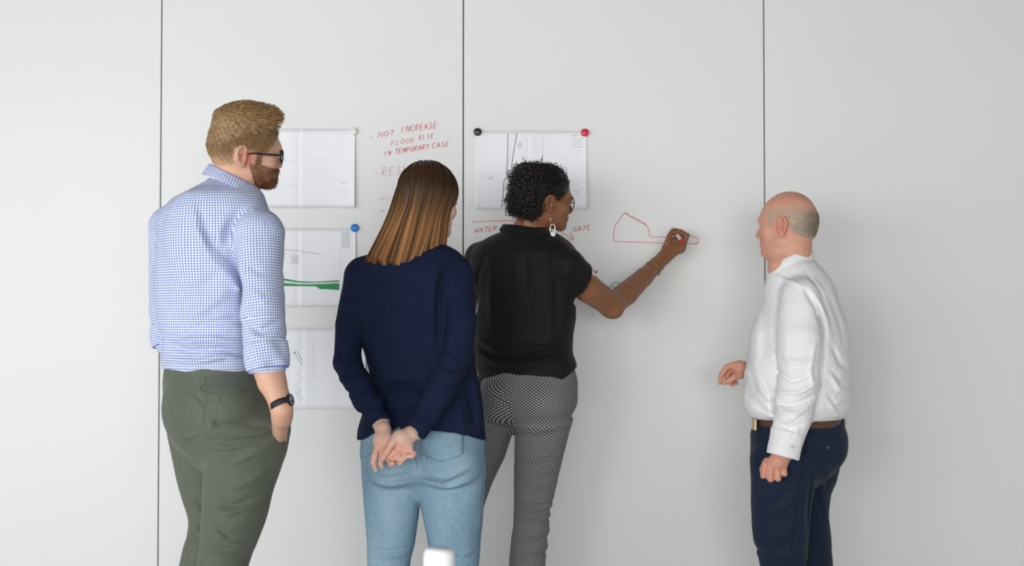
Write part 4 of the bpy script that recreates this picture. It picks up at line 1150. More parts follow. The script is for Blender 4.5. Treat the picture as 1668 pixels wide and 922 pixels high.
# ------------------------------------------------------------------ long-haired woman in the navy sweater
def long_haired_woman():
    Y = 4.20; YAW = 12.0; yr = math.radians(YAW)
    base = W(688, 700, Y); P0 = empty('person', (base[0], Y, 0))
    tag(P0, 'woman with straight light-brown hair, navy sweater and jeans, hands clasped behind her back', 'person', 'people at the wall')
    hd = head_field(rot_axes(38, 4, 3), W(700, 327, 4.22), s=0.955, sx=0.97, jaw=0.92, nose=0.85, brow=0.7, lips=1.15, ear=0.35)
    rows = [(398, 655, 722, .8), (408, 628, 742, .7), (420, 600, 752, .62), (440, 578, 760, .60), (480, 577, 764), (520, 581, 767), (555, 587, 770), (580, 594, 773), (605, 601, 776), (630, 602, 781), (655, 596, 785), (680, 588, 788), (705, 582, 791), (726, 580, 793)]
    torso = silh(rows, Y, yr, 0.60)
    shl, ell_, wrl = W(588, 452, 4.23), W(566, 592, 4.18), W(620, 688, 4.045)
    shr, elr, wrr = W(744, 455, 4.15), W(744, 582, 4.055), W(678, 702, 4.01)
    S = Field()
    S.add(loft(torso, yr, 2.25), 0)
    S.add(cone(W(650, 420, 4.22), W(592, 444, 4.23), 0.040, 0.050), 0.03)
    S.add(cone(W(712, 420, 4.18), W(744, 446, 4.16), 0.040, 0.052), 0.03)
    S.chain([shl, W(570, 530, 4.215), ell_], [0.052, 0.045, 0.043], 0.025)
    S.chain([ell_, W(596, 650, 4.10), wrl], [0.045, 0.043, 0.036], 0.012)
    S.chain([shr, W(751, 520, 4.095), elr], [0.054, 0.048, 0.045], 0.012)
    S.chain([elr, W(712, 645, 4.02), wrr], [0.046, 0.045, 0.037], 0.012)
    FO = [([(727, 425), (716, 460), (712, 510), (714, 560)], 4.06, 0.009, -0.010), ([(740, 420), (728, 445), (722, 480)], 4.06, 0.010, 0.005), ([(608, 440), (604, 490), (600, 540), (596, 580)], 4.10, 0.012, -0.004),
          ([(610, 640), (640, 628), (680, 630), (690, 640)], 4.08, 0.009, -0.009), ([(612, 652), (640, 645), (680, 645)], 4.08, 0.010, 0.008), ([(625, 665), (655, 668), (682, 660)], 4.08, 0.008, -0.006),
          ([(640, 440), (642, 500), (640, 560)], 4.10, 0.016, 0.003), ([(690, 450), (692, 520), (690, 590)], 4.10, 0.016, -0.003),
          ([(752, 620), (765, 660), (772, 700)], 4.06, 0.009, -0.007), ([(768, 600), (778, 650), (784, 700)], 4.08, 0.009, 0.006), ([(740, 650), (752, 680), (756, 712)], 4.06, 0.009, 0.005),
          ([(546, 606), (565, 612), (590, 600)], 4.12, 0.007, -0.006), ([(548, 620), (575, 622), (598, 610)], 4.12, 0.008, 0.005), ([(560, 640), (585, 640), (605, 625)], 4.10, 0.007, -0.005), ([(575, 690), (595, 665), (612, 650)], 4.07, 0.006, -0.005), ([(585, 698), (604, 678), (620, 662)], 4.06, 0.006, 0.005), ([(592, 706), (612, 690), (628, 676)], 4.05, 0.005, -0.004),
          ([(722, 578), (745, 592), (768, 580)], 4.0, 0.007, 0.006), ([(722, 596), (740, 606), (762, 600)], 4.0, 0.006, -0.006), ([(700, 620), (722, 632), (740, 630)], 3.98, 0.007, 0.004), ([(672, 672), (690, 682), (708, 678)], 3.97, 0.006, -0.006), ([(668, 684), (686, 694), (702, 690)], 3.97, 0.006, 0.005), ([(684, 655), (702, 664), (722, 660)], 3.97, 0.007, -0.004)]
    S.disp(folds(FO, 4.19)); S.disp(ripple(22, 0.0016, 13))
    zl = lambda x: np.interp(x, [W(580, 0, 4.1)[0], W(640, 0, 4.1)[0], W(700, 0, 4.1)[0], W(760, 0, 4.1)[0], W(794, 0, 4.1)[0]], [W(0, 722, 4.1)[2], W(0, 704, 4.1)[2], W(0, 705, 4.1)[2], W(0, 709, 4.1)[2], W(0, 722, 4.1)[2]])
    wl, wr_ = wrl, wrr
    def hem(P):
        d = (zl(P[:, 0]) - P[:, 2]).astype(F32)
        near = np.minimum(np.linalg.norm(P - wrl, axis=1), np.linalg.norm(P - wrr, axis=1))
        return np.where(near < 0.10, -1.0, d)
    S.cut(hem)
    for a, b in ((W(596, 650, 4.10), wrl), (W(712, 645, 4.02), wrr)):
        ax = (b - a) / np.linalg.norm(b - a)
        S.cut(lambda P, b=b, ax=ax: np.where(np.linalg.norm(P - b, axis=1) < 0.075, (P - b) @ ax - 0.012, -1.0))
    m_knit = mat('navy_knit', (0.0105, 0.0165, 0.045), rough=0.9, spec=0.15, noise=(25.0, 0.08), bump=(900.0, 0.25, 0.0008), sheen=0.0)
    wrinkled(m_knit, 7, 0.012, 0.4, (1.4, 1.4, .7))
    sw = build('sweater', S, 0.0045, m_knit, P0, label='navy blue knitted sweater')
    # ---- jeans
    T = Field()
    pel = silh([(690, 594, 782, .64), (715, 588, 788, .68), (740, 586, 790, .70), (765, 592, 786, .66), (790, 615, 765, .5), (812, 650, 730, .45)], Y, yr, 0.68)
    T.add(loft(pel, yr, 2.2), 0)
    T.add(ell(W(640, 752, 4.14), (0.088, 0.088, 0.085)), 0.03)
    T.add(ell(W(735, 752, 4.12), (0.092, 0.090, 0.085)), 0.03)
    T.add(loft(silh([(740, 596, 680, .9, .01), (765, 589, 684, .95, .01), (800, 592, 683.5, .95, .01), (840, 595, 682, .95, .01), (880, 597, 676, .95, .01), (922, 598, 668, .95, .01), (960, 601, 664, 1, .01), (1090, 606, 654, 1, .02), (1120, 606, 654, 1, .02)], Y, yr, 0.95), yr, 2.15), 0.012)
    T.add(loft(silh([(740, 690, 786, .9, -.01), (765, 682, 791, .92, -.01), (800, 682, 789, .92, -.01), (840, 688, 786, .92, -.01), (880, 697, 783, .95, -.01), (922, 702, 779, .95, -.01), (960, 706, 774, 1, 0), (1090, 712, 764, 1, .02), (1120, 712, 764, 1, .02)], Y, yr, 0.92), yr, 2.15), 0.012)
    T.sub(cone(W(668, 735, 4.02), W(682, 800, 4.06), 0.008, 0.006), 0.03)
    FO = [([(685, 775), (730, 778), (775, 755)], 4.05, 0.008, 0.0035), ([(684, 784), (720, 790), (770, 768)], 4.05, 0.007, -0.0035), ([(690, 790), (730, 797), (778, 780)], 4.05, 0.007, 0.005), ([(700, 806), (740, 800), (780, 796)], 4.05, 0.007, -0.003),
          ([(594, 772), (630, 778), (675, 770)], 4.08, 0.007, -0.003), ([(596, 785), (635, 792), (678, 786)], 4.08, 0.007, 0.004), ([(600, 800), (630, 806), (660, 802)], 4.08, 0.007, -0.003),
          ([(600, 900), (625, 902), (660, 898)], 4.1, 0.006, -0.004), ([(600, 908), (630, 912), (662, 906)], 4.1, 0.006, 0.004), ([(705, 912), (735, 914), (775, 908)], 4.1, 0.006, -0.004), ([(704, 902), (740, 904), (776, 898)], 4.1, 0.006, 0.003), ([(720, 922), (745, 915), (770, 900)], 4.1, 0.006, 0.003)]
    T.disp(folds(FO, 4.25)); T.disp(ripple(30, 0.0014, 15))
    m_den = mat('light_blue_denim', (0.185, 0.33, 0.455), rough=0.9, spec=0.2, bump=(900.0, 0.3, 0.0008))
    n, l = nodes_of(m_den)
    tc = n.new('ShaderNodeTexCoord')
    big = n.new('ShaderNodeTexNoise'); big.inputs['Scale'].default_value = 7.0; big.inputs['Detail'].default_value = 5
    mpv = n.new('ShaderNodeMapping'); mpv.inputs['Scale'].default_value = (1, 1, .45)
    l.new(tc.outputs['Object'], mpv.inputs['Vector']); l.new(mpv.outputs['Vector'], big.inputs['Vector'])
    fine = n.new('ShaderNodeTexNoise'); fine.inputs['Scale'].default_value = 220.0; fine.inputs['Detail'].default_value = 2
    mpf = n.new('ShaderNodeMapping'); mpf.inputs['Scale'].default_value = (1, 1, .25)
    l.new(tc.outputs['Object'], mpf.inputs['Vector']); l.new(mpf.outputs['Vector'], fine.inputs['Vector'])
    ad = n.new('ShaderNodeMath'); ad.operation = 'MULTIPLY_ADD'; ad.inputs[1].default_value = 0.45; l.new(fine.outputs['Fac'], ad.inputs[0]); l.new(big.outputs['Fac'], ad.inputs[2])
    rp = n.new('ShaderNodeValToRGB'); rp.color_ramp.elements[0].position = 0.45; rp.color_ramp.elements[0].color = (0.15, 0.27, 0.385, 1); rp.color_ramp.elements[1].position = 1.0; rp.color_ramp.elements[1].color = (0.37, 0.52, 0.61, 1)
    l.new(ad.outputs[0], rp.inputs['Fac']); l.new(rp.outputs['Color'], n['Principled BSDF'].inputs['Base Color'])
    wrinkled(m_den, 12, 0.008, 0.45, (1, 1, 1.6))
    jeans = build('jeans', T, 0.0045, m_den, P0, label='light blue jeans')
    m_st = mat('jeans_stitching', (0.10, 0.16, 0.24), rough=0.9)
    # back pockets as slightly raised patches
    def patch(poly_top, poly_bot, nx=16, ny=10):
        V = []; tx = [p[0] for p in poly_top]; bx = [p[0] for p in poly_bot]
        for j in range(ny + 1):
            for i in range(nx + 1):
                u = i / nx; xt = tx[0] + (tx[-1] - tx[0]) * u; xb = bx[0] + (bx[-1] - bx[0]) * u
                yt = np.interp(xt, tx, [p[1] for p in poly_top]); yb = np.interp(xb, bx, [p[1] for p in poly_bot]); s = j / ny
                V.append(on_surface(xt + (xb - xt) * s, yt + (yb - yt) * s, T, 3.9, 4.3, 0.0022))
        Fc = [(j*(nx+1)+i, (j+1)*(nx+1)+i, (j+1)*(nx+1)+i+1, j*(nx+1)+i+1) for j in range(ny) for i in range(nx)]
        o = link_mesh('back_pocket', V, Fc, m_den, jeans)
        md = o.modifiers.new('thickness', 'SOLIDIFY'); md.thickness = 0.002; md.offset = -1
        return o
    patch([(686, 700), (755, 706)], [(684, 738), (716, 752), (753, 740)])
    patch([(588, 708), (612, 706)], [(590, 746), (600, 741), (612, 732)])
    for pts, c in (([(685, 738), (716, 752), (753, 740), (755, 708)], 34), ([(688, 735), (716, 748), (750, 737), (752, 708)], 32), ([(590, 746), (601, 741), (613, 732)], 12), ([(590, 742.5), (600, 738), (611, 729.5)], 12)):
        stitches_on('pocket_stitching', pts, 0.0010, T, m_st, jeans, 3.9, 4.3, c)
    seam_on('centre_seam', [(668, 706), (672, 730), (680, 760)], 0.0010, T, m_st, jeans, 3.9, 4.3)
    seam_on('side_seam', [(789, 724), (787, 760), (784, 830), (778, 920)], 0.0012, T, m_st, jeans, 3.9, 4.4)
    # ---- body
    Bd = Field(); Bd.add(hd, 0)
    Bd.add(cone(hd.w((0, -0.025, -0.055)), W(690, 412, 4.20), 0.050, 0.052), 0.02)
    Bd.add(loft([(r[0], r[1], r[2], max(r[3] - 0.035, .02), r[4]) for r in torso[2:-2]], yr, 2.3), 0.03)
    Bd.add(loft([(r[0], r[1], r[2], r[3] - 0.025, r[4]) for r in pel], yr, 2.3), 0.03)
    for dep, pts in ((4.21, [(636, 760, .06), (636, 860, .05), (633, 930, .036), (630, 1090, .027), (630, 1110, .027)]), (4.19, [(738, 760, .06), (738, 860, .05), (740, 930, .036), (738, 1090, .027), (738, 1110, .027)])):
        Bd.chain([W(p[0], p[1], dep) for p in pts], [p[2] for p in pts], 0.02)
    Bd.chain([shl, W(570, 530, 4.218), ell_, W(596, 650, 4.10), wrl], [0.028, 0.026, 0.026, 0.026, 0.025], 0.004)
    Bd.chain([shr, W(751, 520, 4.095), elr, W(712, 645, 4.02), wrr], [0.030, 0.028, 0.026, 0.026, 0.025], 0.004)
    # left hand, palm to the viewer, hanging down behind the right one
    YL = 3.985
    LH = lambda pts, r, k=.006: hand_chain(Bd, pts, YL, r, k)
    Bd.chain([wrl, W(624, 700, 4.015), W(626, 722, YL + .01)], [0.025, 0.0245, 0.028], 0.012)
    Bd.add(cone(W(617, 716, YL + .008), W(632, 716, YL + .008), 0.018), 0.012)
    Bd.add(cone(W(618, 730, YL + .006), W(634, 732, YL + .010), 0.016), 0.012)
    LH([(616, 726), (611, 741, -.012), (608, 753, -.012), (612, 766, .000)], [0.0105, 0.0094, 0.0086, 0.0068], .004)           # first finger, longest drop
    LH([(624, 732), (621, 747, -.002), (620, 755, .002), (622, 761, .006)], [0.0098, 0.0086, 0.0078, 0.0066], .003)
    LH([(633, 738, .006), (634, 750, -.008), (637, 756.5, -.018), (640, 755, -.026)], [0.0095, 0.0086, 0.0078, 0.0068], .003)   # curled up round the other hand
    LH([(641, 740, .006), (646, 751, -.006), (652, 754, -.016), (657, 749, -.024)], [0.0092, 0.0084, 0.0076, 0.0066], .003)
    # right hand, laid across it with the palm open to the viewer
    YR = 3.968
    RH = lambda pts, r, k=.006: hand_chain(Bd, pts, YR, r, k)
    Bd.chain([wrr, W(668, 708, 3.985), W(655, 716, YR)], [0.0255, 0.025, 0.026], 0.012)
    Bd.add(cone(W(652, 710, YR), W(664, 726, YR + .002), 0.019, 0.017), 0.010)
    Bd.add(ell(W(648, 716, YR - .006), (0.022, 0.014, 0.024), rot_axes(0, 0, 35)), 0.010)
    Bd.add(cone(W(652, 734, YR + .006), W(666, 734, YR + .006), 0.014, 0.013), 0.012)
    RH([(647, 712, -.012), (639, 722, -.022), (631, 735, -.024), (623, 748, -.020)], [0.0128, 0.0110, 0.0100, 0.0074], .005)       # thumb
    RH([(650, 727, -.006), (642, 737, -.014), (635, 743, -.012), (630, 748, -.004)], [0.0096, 0.0088, 0.0078, 0.0068], .0025)
    RH([(656, 732, -.006), (649, 742, -.018), (643, 746, -.020), (638, 748, -.014)], [0.0094, 0.0086, 0.0078, 0.0068], .0025)
    RH([(662, 735, -.004), (660, 745, -.016), (655, 749, -.020), (648, 748, -.018)], [0.0092, 0.0084, 0.0076, 0.0066], .0025)
    RH([(667, 733, .0), (674, 739, -.012), (671, 743, -.020), (664, 743, -.022)], [0.0090, 0.0084, 0.0078, 0.0066], .0025)
    m_skin = attr_mat('light_skin', 'tint', rough=0.5, spec=0.35, noise=(70.0, 0.05), bump=(300.0, 0.06, 0.001), sss=0.12)
    hl = W(640, 730, 3.97)
    def extra(V, q, col):
        d = np.linalg.norm(V - hl, axis=1); t = np.exp(-(d / 0.06) ** 2) * 0.75 * sstep(W(0, 708, 3.97)[2], W(0, 736, 3.97)[2], V[:, 2])
        return col * (1 - t[:, None]) + np.array((0.72, 0.30, 0.225))[None] * t[:, None]
    build('body', Bd, 0.003, m_skin, P0, color=skin_color((0.76, 0.485, 0.385), (0.62, 0.23, 0.19), hd, extra))
    eyes(P0, hd, M_IRIS_BLUE)
    # fine bead bracelet on the right wrist
    lst = []
    ax = wrr - elr; ax /= np.linalg.norm(ax); e1 = np.cross(ax, (0, 0, 1)); e1 /= np.linalg.norm(e1); e2 = np.cross(ax, e1)
    bc = W(670, 707, 3.988)
    for i in range(34):
        a = 2 * math.pi * i / 34; c = bc + 0.0272 * (math.cos(a) * e1 + math.sin(a) * e2)
        lst.append(lathe_vf([(0, -.0022), (.0018, -.0013), (.0022, 0), (.0018, .0013), (0, .0022)], c, ax, 6))
    v, f = merge_vf(lst); link_mesh('bead_bracelet', v, f, mat('pale_beads', (0.75, 0.70, 0.68), rough=0.3), P0, label='fine pale bead bracelet')['kind'] = 'stuff'
    # ---- hair
    rng = np.random.default_rng(5)
    Hy = 4.215
    hr = [(268, 680, 706, .9, 0.02), (274, 668, 717, .92, .02), (284, 660, 728, .95, .015), (300, 651, 738, 1.0, .01), (318, 643, 741, 1.02, .005), (345, 635, 732, 1.0, -.005), (370, 624, 728, .95, -.01), (395, 611, 726, .86, -.015), (415, 600, 722, .75, -.03), (428, 594, 716, .66, -.04)]
    hrows = silh(hr, Hy, 0, 0.95)
    A = np.array(sorted(hrows)); zs = A[:, 0]
    fx, fy, fa, fb = pchip(zs, A[:, 1]), pchip(zs, A[:, 2]), pchip(zs, A[:, 3]), pchip(zs, A[:, 3] * A[:, 4])
    ztop, zbot = zs[-1], zs[0]
    Hc = Field()
    Hc.add(loft([(r[0], r[1], r[2], r[3] - 0.011, r[4]) for r in hrows], 0, 2.0), 0)
    fw, rt = hd.R[:, 1], hd.R[:, 0]
    Hc.add(ell(hd.w((0, -0.014, 0.033)), np.array((.084, .102, .091)) * .955, hd.R), 0.015)
    # open the face: take away what lies in front of the face plane
    fc = hd.w((0, 0.030, -0.03))
    Hc.cut(lambda P: np.where(P[:, 2] < hd.w((0, .06, .07))[2], np.minimum((P - fc) @ fw, (np.abs((P - fc) @ rt) - 0.20) * -1), -1.0))
    def endcut(P):
        zb = np.interp(P[:, 0], [W(597, 0, 4.1)[0], W(640, 0, 4.1)[0], W(682, 0, 4.1)[0], W(690, 0, 4.1)[0], W(725, 0, 4.1)[0]], [W(0, 418, 4.1)[2], W(0, 427, 4.1)[2], W(0, 431, 4.1)[2], W(0, 408, 4.1)[2], W(0, 411, 4.1)[2]])
        return zb - P[:, 2]
    Hc.cut(endcut); Hc.disp(ripple(130, 0.0022, 41, (1, 1, .15)))
    dark = np.array((0.055, 0.027, 0.013)); lite = np.array((0.44, 0.215, 0.078))
    m_hair = attr_mat('straight_light_brown_hair', 'tint', rough=0.42, spec=0.28)
    hair = build('hair', Hc, 0.004, m_hair, P0, color=lambda V: lerp(lite * .42, dark * 1.1, sstep(W(0, 345, 4.1)[2], W(0, 285, 4.1)[2], V[:, 2])), label='straight shoulder-length light-brown hair')
    N = 4600; m = 22
    th = rng.uniform(0, 2 * math.pi, N)                     # direction around the head: -pi/2 is towards the viewer
    fang = math.atan2(fw[1], fw[0]); rel = np.abs((th - fang + math.pi) % (2 * math.pi) - math.pi)
    th = th[rel > 0.8]; N = len(th)
    lock = rng.integers(0, 46, N); lock_th = rng.uniform(0, 2 * math.pi, 46)
    s = np.linspace(0, 1, m)
    zend_jit = rng.uniform(-.012, .008, N) + np.sin(th * 23) * .005
    side = np.cos(th)
    paths = np.zeros((N, m, 3)); rad = rng.uniform(.93, 1.02, N) + 0.018 * np.sin(th * 17 + 1) + .012 * np.sin(th * 41)
    xend = fx(zbot) + fa(zbot) * np.cos(th)
    zb = np.array([float(endcut(np.array([[x, 0, 0]]))[0]) for x in xend])
    for j, t in enumerate(s):
        u = 1 - (1 - t) ** 1.0
        z = ztop - .001 + (zb + zend_jit - ztop) * (t ** 1.35)
        twist = 0.10 * np.sin(th * 5 + t * 3.0) * t
        aa = th + twist
        paths[:, j, 0] = fx(z) + fa(z) * rad * np.cos(aa); paths[:, j, 1] = fy(z) + fb(z) * rad * np.sin(aa); paths[:, j, 2] = z
    cap_r = np.array((.092, .109, .098)) * .955
    for rep in range(3):
        for j in range(m):
            q = (paths[:, j] - hd.w((0, -0.014, 0.033))) @ hd.R / cap_r
            k = np.linalg.norm(q, axis=1); ins = k < rad
            q[ins] *= (rad[ins] / np.maximum(k[ins], .05))[:, None]
            paths[:, j] = hd.w((0, -0.014, 0.033)) + (q * cap_r) @ hd.R.T
        if rep < 2:
            for _ in range(3): paths[:, 1:-1] = 0.25 * paths[:, :-2] + 0.5 * paths[:, 1:-1] + 0.25 * paths[:, 2:]
    tone = np.clip(0.5 + 0.32 * np.sin(th * 19 + 2) + 0.22 * np.sin(th * 47) + rng.normal(0, .16, N), 0, 1.15)
    fade = sstep(W(0, 292, 4.1)[2], W(0, 385, 4.1)[2], paths[:, :, 2])[:, :, None]
    tint = dark[None, None] * (1 - fade) * rng.uniform(.7, 1.4, (N, 1, 1)) + fade * (dark * 1.7 + (lite * 1.25 - dark * 1.7) * tone[:, None])[:, None, :]
    v, f, c = strand_mesh(paths, rng.uniform(.0011, .0019, N), .0006, 3, tint)
    link_mesh('hair_strands', v, f, m_hair, hair, colors=c)['kind'] = 'stuff'
    # eyebrow and lashes
    for sg in (-1, 1):
        v, f = tube_vf([hd.w((sg * .016, .096, .014)), hd.w((sg * .032, .095, .019)), hd.w((sg * .050, .081, .014))], [.0022, .0026, .001], 6); link_mesh('eyebrow', v, f, mat('brown_brow', (.06, .03, .015)), P0)
        v, f = tube_vf([hd.w((sg * .020, .095, .003)), hd.w((sg * .032, .099, .006)), hd.w((sg * .046, .093, .001))], [.0008, .0014, .001], 6); link_mesh('eyelashes', v, f, mat('dark_lashes', (.02, .012, .01)), P0)
    shoes(P0, [W(630, 1130, 4.22), W(738, 1130, 4.2)], YAW, mat('tan_shoe_leather', (0.20, 0.11, 0.06), rough=0.5), mat('pale_sole', (0.5, 0.5, 0.48), rough=0.8))
long_haired_woman()

# ------------------------------------------------------------------ curly-haired woman drawing on the wall
def drawing_woman():
    Y = 4.52; YAW = 26.0; yr = math.radians(YAW)
    base = W(855, 700, Y); P0 = empty('person', (base[0], Y, 0))
    tag(P0, 'woman with dark curly pinned-up hair and black blouse, drawing on the wall with a marker', 'person', 'people at the wall')
    hs = 0.94
    hd = head_field(rot_axes(67, 3, 13), W(887, 324, 4.50), s=hs, sx=0.98, jaw=0.92, nose=0.92, brow=0.7, lips=1.45, chin=.85, face_len=0.92)
    rows = [(366, 836, 884, .85), (374, 824, 894, .8), (386, 796, 914, .66), (400, 776, 930, .62), (420, 766, 940), (445, 766, 940), (470, 772, 937), (492, 780, 936), (520, 776, 935), (550, 773, 931), (572, 774, 930), (592, 776, 936), (620, 780, 938), (645, 784, 938)]
    torso = silh(rows, Y, yr, 0.62)
    shr, elr, wrr = W(922, 442, 4.42), W(996, 497, 4.60), W(1070, 431, 4.82)
    S = Field()
    S.add(loft(torso, yr, 2.3), 0)
    S.add(cone(W(888, 402, 4.47), W(926, 428, 4.42), 0.030, 0.042), 0.03)
    S.add(cone(W(926, 434, 4.42), W(950, 458, 4.46), 0.052, 0.059), 0.025)
    S.add(cone(W(820, 398, 4.56), W(782, 418, 4.60), 0.030, 0.048), 0.03)
    S.add(cone(W(782, 422, 4.60), W(770, 455, 4.61), 0.050, 0.050), 0.02)
    FO = [([(778, 566), (800, 580), (830, 588), (870, 580), (915, 568)], 4.40, 0.008, -0.009), ([(776, 578), (805, 592), (845, 597), (900, 585), (930, 578)], 4.40, 0.008, 0.008), ([(776, 552), (800, 566), (815, 572)], 4.42, 0.008, 0.006), ([(840, 560), (880, 568), (925, 552)], 4.40, 0.010, 0.006),
          ([(840, 405), (842, 440), (838, 480)], 4.40, 0.007, 0.003), ([(855, 400), (856, 430), (858, 470)], 4.40, 0.006, -0.003), ([(868, 412), (870, 450)], 4.40, 0.006, 0.0025), ([(880, 415), (882, 455)], 4.40, 0.006, -0.0025), ([(890, 412), (893, 445)], 4.40, 0.006, 0.0025),
          ([(828, 412), (826, 450)], 4.40, 0.006, -0.003), ([(800, 420), (798, 480), (800, 540)], 4.42, 0.012, 0.004), ([(910, 430), (905, 480), (908, 540)], 4.38, 0.012, -0.004), ([(925, 440), (918, 470), (915, 500)], 4.38, 0.008, 0.004), ([(790, 420), (780, 445), (778, 470)], 4.5, 0.008, -0.005)]
    S.disp(folds(FO, 4.52)); S.disp(ripple(24, 0.0014, 23))
    xs = [W(p, 0, 4.4)[0] for p in (775, 800, 845, 880, 910, 930, 942)]
    zz = [W(0, p, 4.4)[2] for p in (634, 640, 639, 633, 622, 609, 598)]
    S.cut(lambda P: np.interp(P[:, 0], xs, zz) - P[:, 2])
    ax = elr - shr; ax = ax / np.linalg.norm(ax); se = W(946, 453, 4.46)
    cutn = np.array((0.80, 0.45, -0.36)); cutn /= np.linalg.norm(cutn)
    S.cut(lambda P: np.where(np.linalg.norm(P - se, axis=1) < 0.10, (P - se) @ cutn - 0.004, -1.0))
    m_bl = mat('black_crepe', (0.0065, 0.0065, 0.0074), rough=0.7, spec=0.2, bump=(700.0, 0.15, 0.0006), sheen=0.05)
    wrinkled(m_bl, 9, 0.016, 0.6, (1.3, 1.3, .6))
    bl = build('blouse', S, 0.0045, m_bl, P0, label='black cap-sleeved blouse')
    C = Field()
    ring = [W(857 + 36 * math.sin(t), 374 + 5 * math.sin(t) - 2 * math.cos(t), 4.515 - 0.058 * math.cos(t)) for t in np.linspace(0, 2 * math.pi, 25)]
    C.chain(ring, [0.0075] * 25, 0.003); C.chain([p - (0, 0, .012) + (p - np.mean(ring, 0)) * .1 for p in ring], [.008] * 25, .006)
    build('collar_band', C, 0.003, m_bl, bl)
    seam_on('yoke_seam', [(790, 418), (825, 424), (870, 426), (915, 420)], 0.0011, S, m_bl, bl, 4.2, 4.6)
    # ---- trousers
    T = Field()
    pel = silh([(600, 786, 934, .66), (625, 784, 939, .70), (650, 784, 939, .72), (675, 790, 930, .68), (695, 812, 905, .5), (712, 840, 876, .45)], Y, yr, 0.70)
    T.add(loft(pel, yr, 2.2), 0)
    T.add(ell(W(815, 655, 4.48), (0.080, 0.085, 0.078)), 0.03); T.add(ell(W(888, 652, 4.44), (0.088, 0.090, 0.080)), 0.03)
    legr = [(680, 836, 934, .95, -.03), (705, 838, 927, .95, -.03), (740, 838, 918, .95, -.02), (780, 837, 908, .95, 0), (815, 837, 900, .95, 0), (835, 837, 895, .95, 0), (855, 836, 894, 1, 0), (885, 832, 891, 1, .01), (922, 829, 888, 1, .02), (980, 832, 880, 1, .03), (1050, 836, 874, 1, .02), (1068, 836, 874, 1, .02)]
    legl = [(672, 770, 842, .95, .05), (700, 762, 836, .95, .05), (740, 748, 823, .95, .05), (780, 738, 805, .95, .05), (815, 732, 792, 1, .05), (860, 726, 780, 1, .05), (922, 720, 772, 1, .06), (1050, 716, 756, 1, .06), (1066, 716, 756, 1, .06)]
    T.add(loft(silh(legr, Y, yr, .95), yr, 2.1), 0.012)
    T.add(loft(silh(legl, Y, yr, .95), yr, 2.1), 0.015)
    T.sub(cone(W(834, 668, 4.34), W(839, 700, 4.40), 0.008, 0.006), 0.025)
    FO = [([(838, 702), (870, 704), (920, 694)], 4.38, 0.006, 0.005), ([(838, 708), (875, 711), (922, 702)], 4.38, 0.005, -0.005)]
    for i, yy in enumerate((728, 742, 756, 770, 784, 792, 806, 819, 826, 833, 840, 848, 856, 874, 886, 900, 912)):
        FO.append(([(839, yy), (862, yy + 2 + (i % 3)), (885, yy + (i % 2) * 2), (905, yy - 3)], 4.40, 0.0045, (0.0035 if i % 2 else -0.0035)))
    FO += [([(800, 640), (832, 655), (836, 680)], 4.38, 0.008, -0.004), ([(790, 700), (812, 706), (834, 700)], 4.45, 0.005, -0.004), ([(790, 730), (806, 735), (824, 730)], 4.45, 0.005, 0.003)]
    T.disp(folds(FO, 4.60)); T.disp(ripple(35, 0.0010, 25))
    rl = [np.array([(W(r[1], r[0], Y)[0] + W(r[2], r[0], Y)[0]) / 2, Y + r[4], W(0, r[0], Y)[2]]) for r in legr[::3]]
    ll = [np.array([(W(r[1], r[0], Y)[0] + W(r[2], r[0], Y)[0]) / 2, Y + r[4], W(0, r[0], Y)[2]]) for r in legl[::2]]
    def uvf(V):
        uv = cloth_uv(np.array([W(860, 0, Y)[0], Y, 0]), yr, 0.15, [])(V)
        q = cloth_uv(np.array([0, 0, 0]), 0, 1, [(rl, 0.09)])(V); z = W(0, 690, Y)[2]
        xc = np.interp(V[:, 2], [p[2] for p in rl][::-1], [p[0] for p in rl][::-1])
        xl = np.interp(V[:, 2], [p[2] for p in ll][::-1], [p[0] for p in ll][::-1])
        isl = np.abs(V[:, 0] - xl) < np.abs(V[:, 0] - xc)
        cx = np.where(isl, xl, xc); a = np.arctan2(V[:, 0] - cx, -(V[:, 1] - Y)) * 0.085
        low = V[:, 2] < z
        uv[low, 0] = a[low]
        return uv
    m_tr = pattern_mat('grey_lozenge_weave', (0.045, 0.045, 0.050), (0.50, 0.50, 0.52), 0.0095, 0.85, 'lozenge')
    tr = build('trousers', T, 0.004, m_tr, P0, uv=uvf, label='black and white fine-patterned slim trousers')
    # ---- body
    Bd = Field(); Bd.add(hd, 0)
    Bd.add(cone(hd.w((0, -0.022, -0.050)), W(858, 378, 4.515), 0.050, 0.054), 0.022)
    Bd.add(loft([(r[0], r[1], r[2], max(r[3] - 0.030, .02), r[4]) for r in torso[2:]], yr, 2.3), 0.02)
    Bd.add(loft([(r[0], r[1], r[2], r[3] - 0.025, r[4]) for r in pel], yr, 2.3), 0.03)
    for dep, pts in ((4.52, [(876, 690, .055), (868, 790, .045), (860, 870, .034), (856, 960, .03), (855, 1060, .024)]), (4.57, [(806, 690, .055), (775, 780, .045), (752, 870, .030), (740, 1058, .022)])):
        Bd.chain([W(p[0], p[1], dep) for p in pts], [p[2] for p in pts], 0.02)
    # bare right arm
    Bd.chain([shr, W(958, 470, 4.49), elr], [0.038, 0.049, 0.042], 0.012)
    Bd.chain([elr, W(1020, 478, 4.67), W(1048, 452, 4.755), wrr], [0.042, 0.0415, 0.034, 0.0255], 0.020, 0.006)
    Bd.add(ell(W(1000, 508, 4.585), (0.026, 0.024, 0.020)), 0.02)                      # point of the elbow
    # right hand round the marker
    YH = 4.885
    H = lambda pts, r, k=.006: hand_chain(Bd, pts, YH, r, k)
    Bd.chain([wrr, W(1081, 420, 4.845), W(1094, 407, 4.868)], [0.0255, 0.0265, 0.029], 0.014)
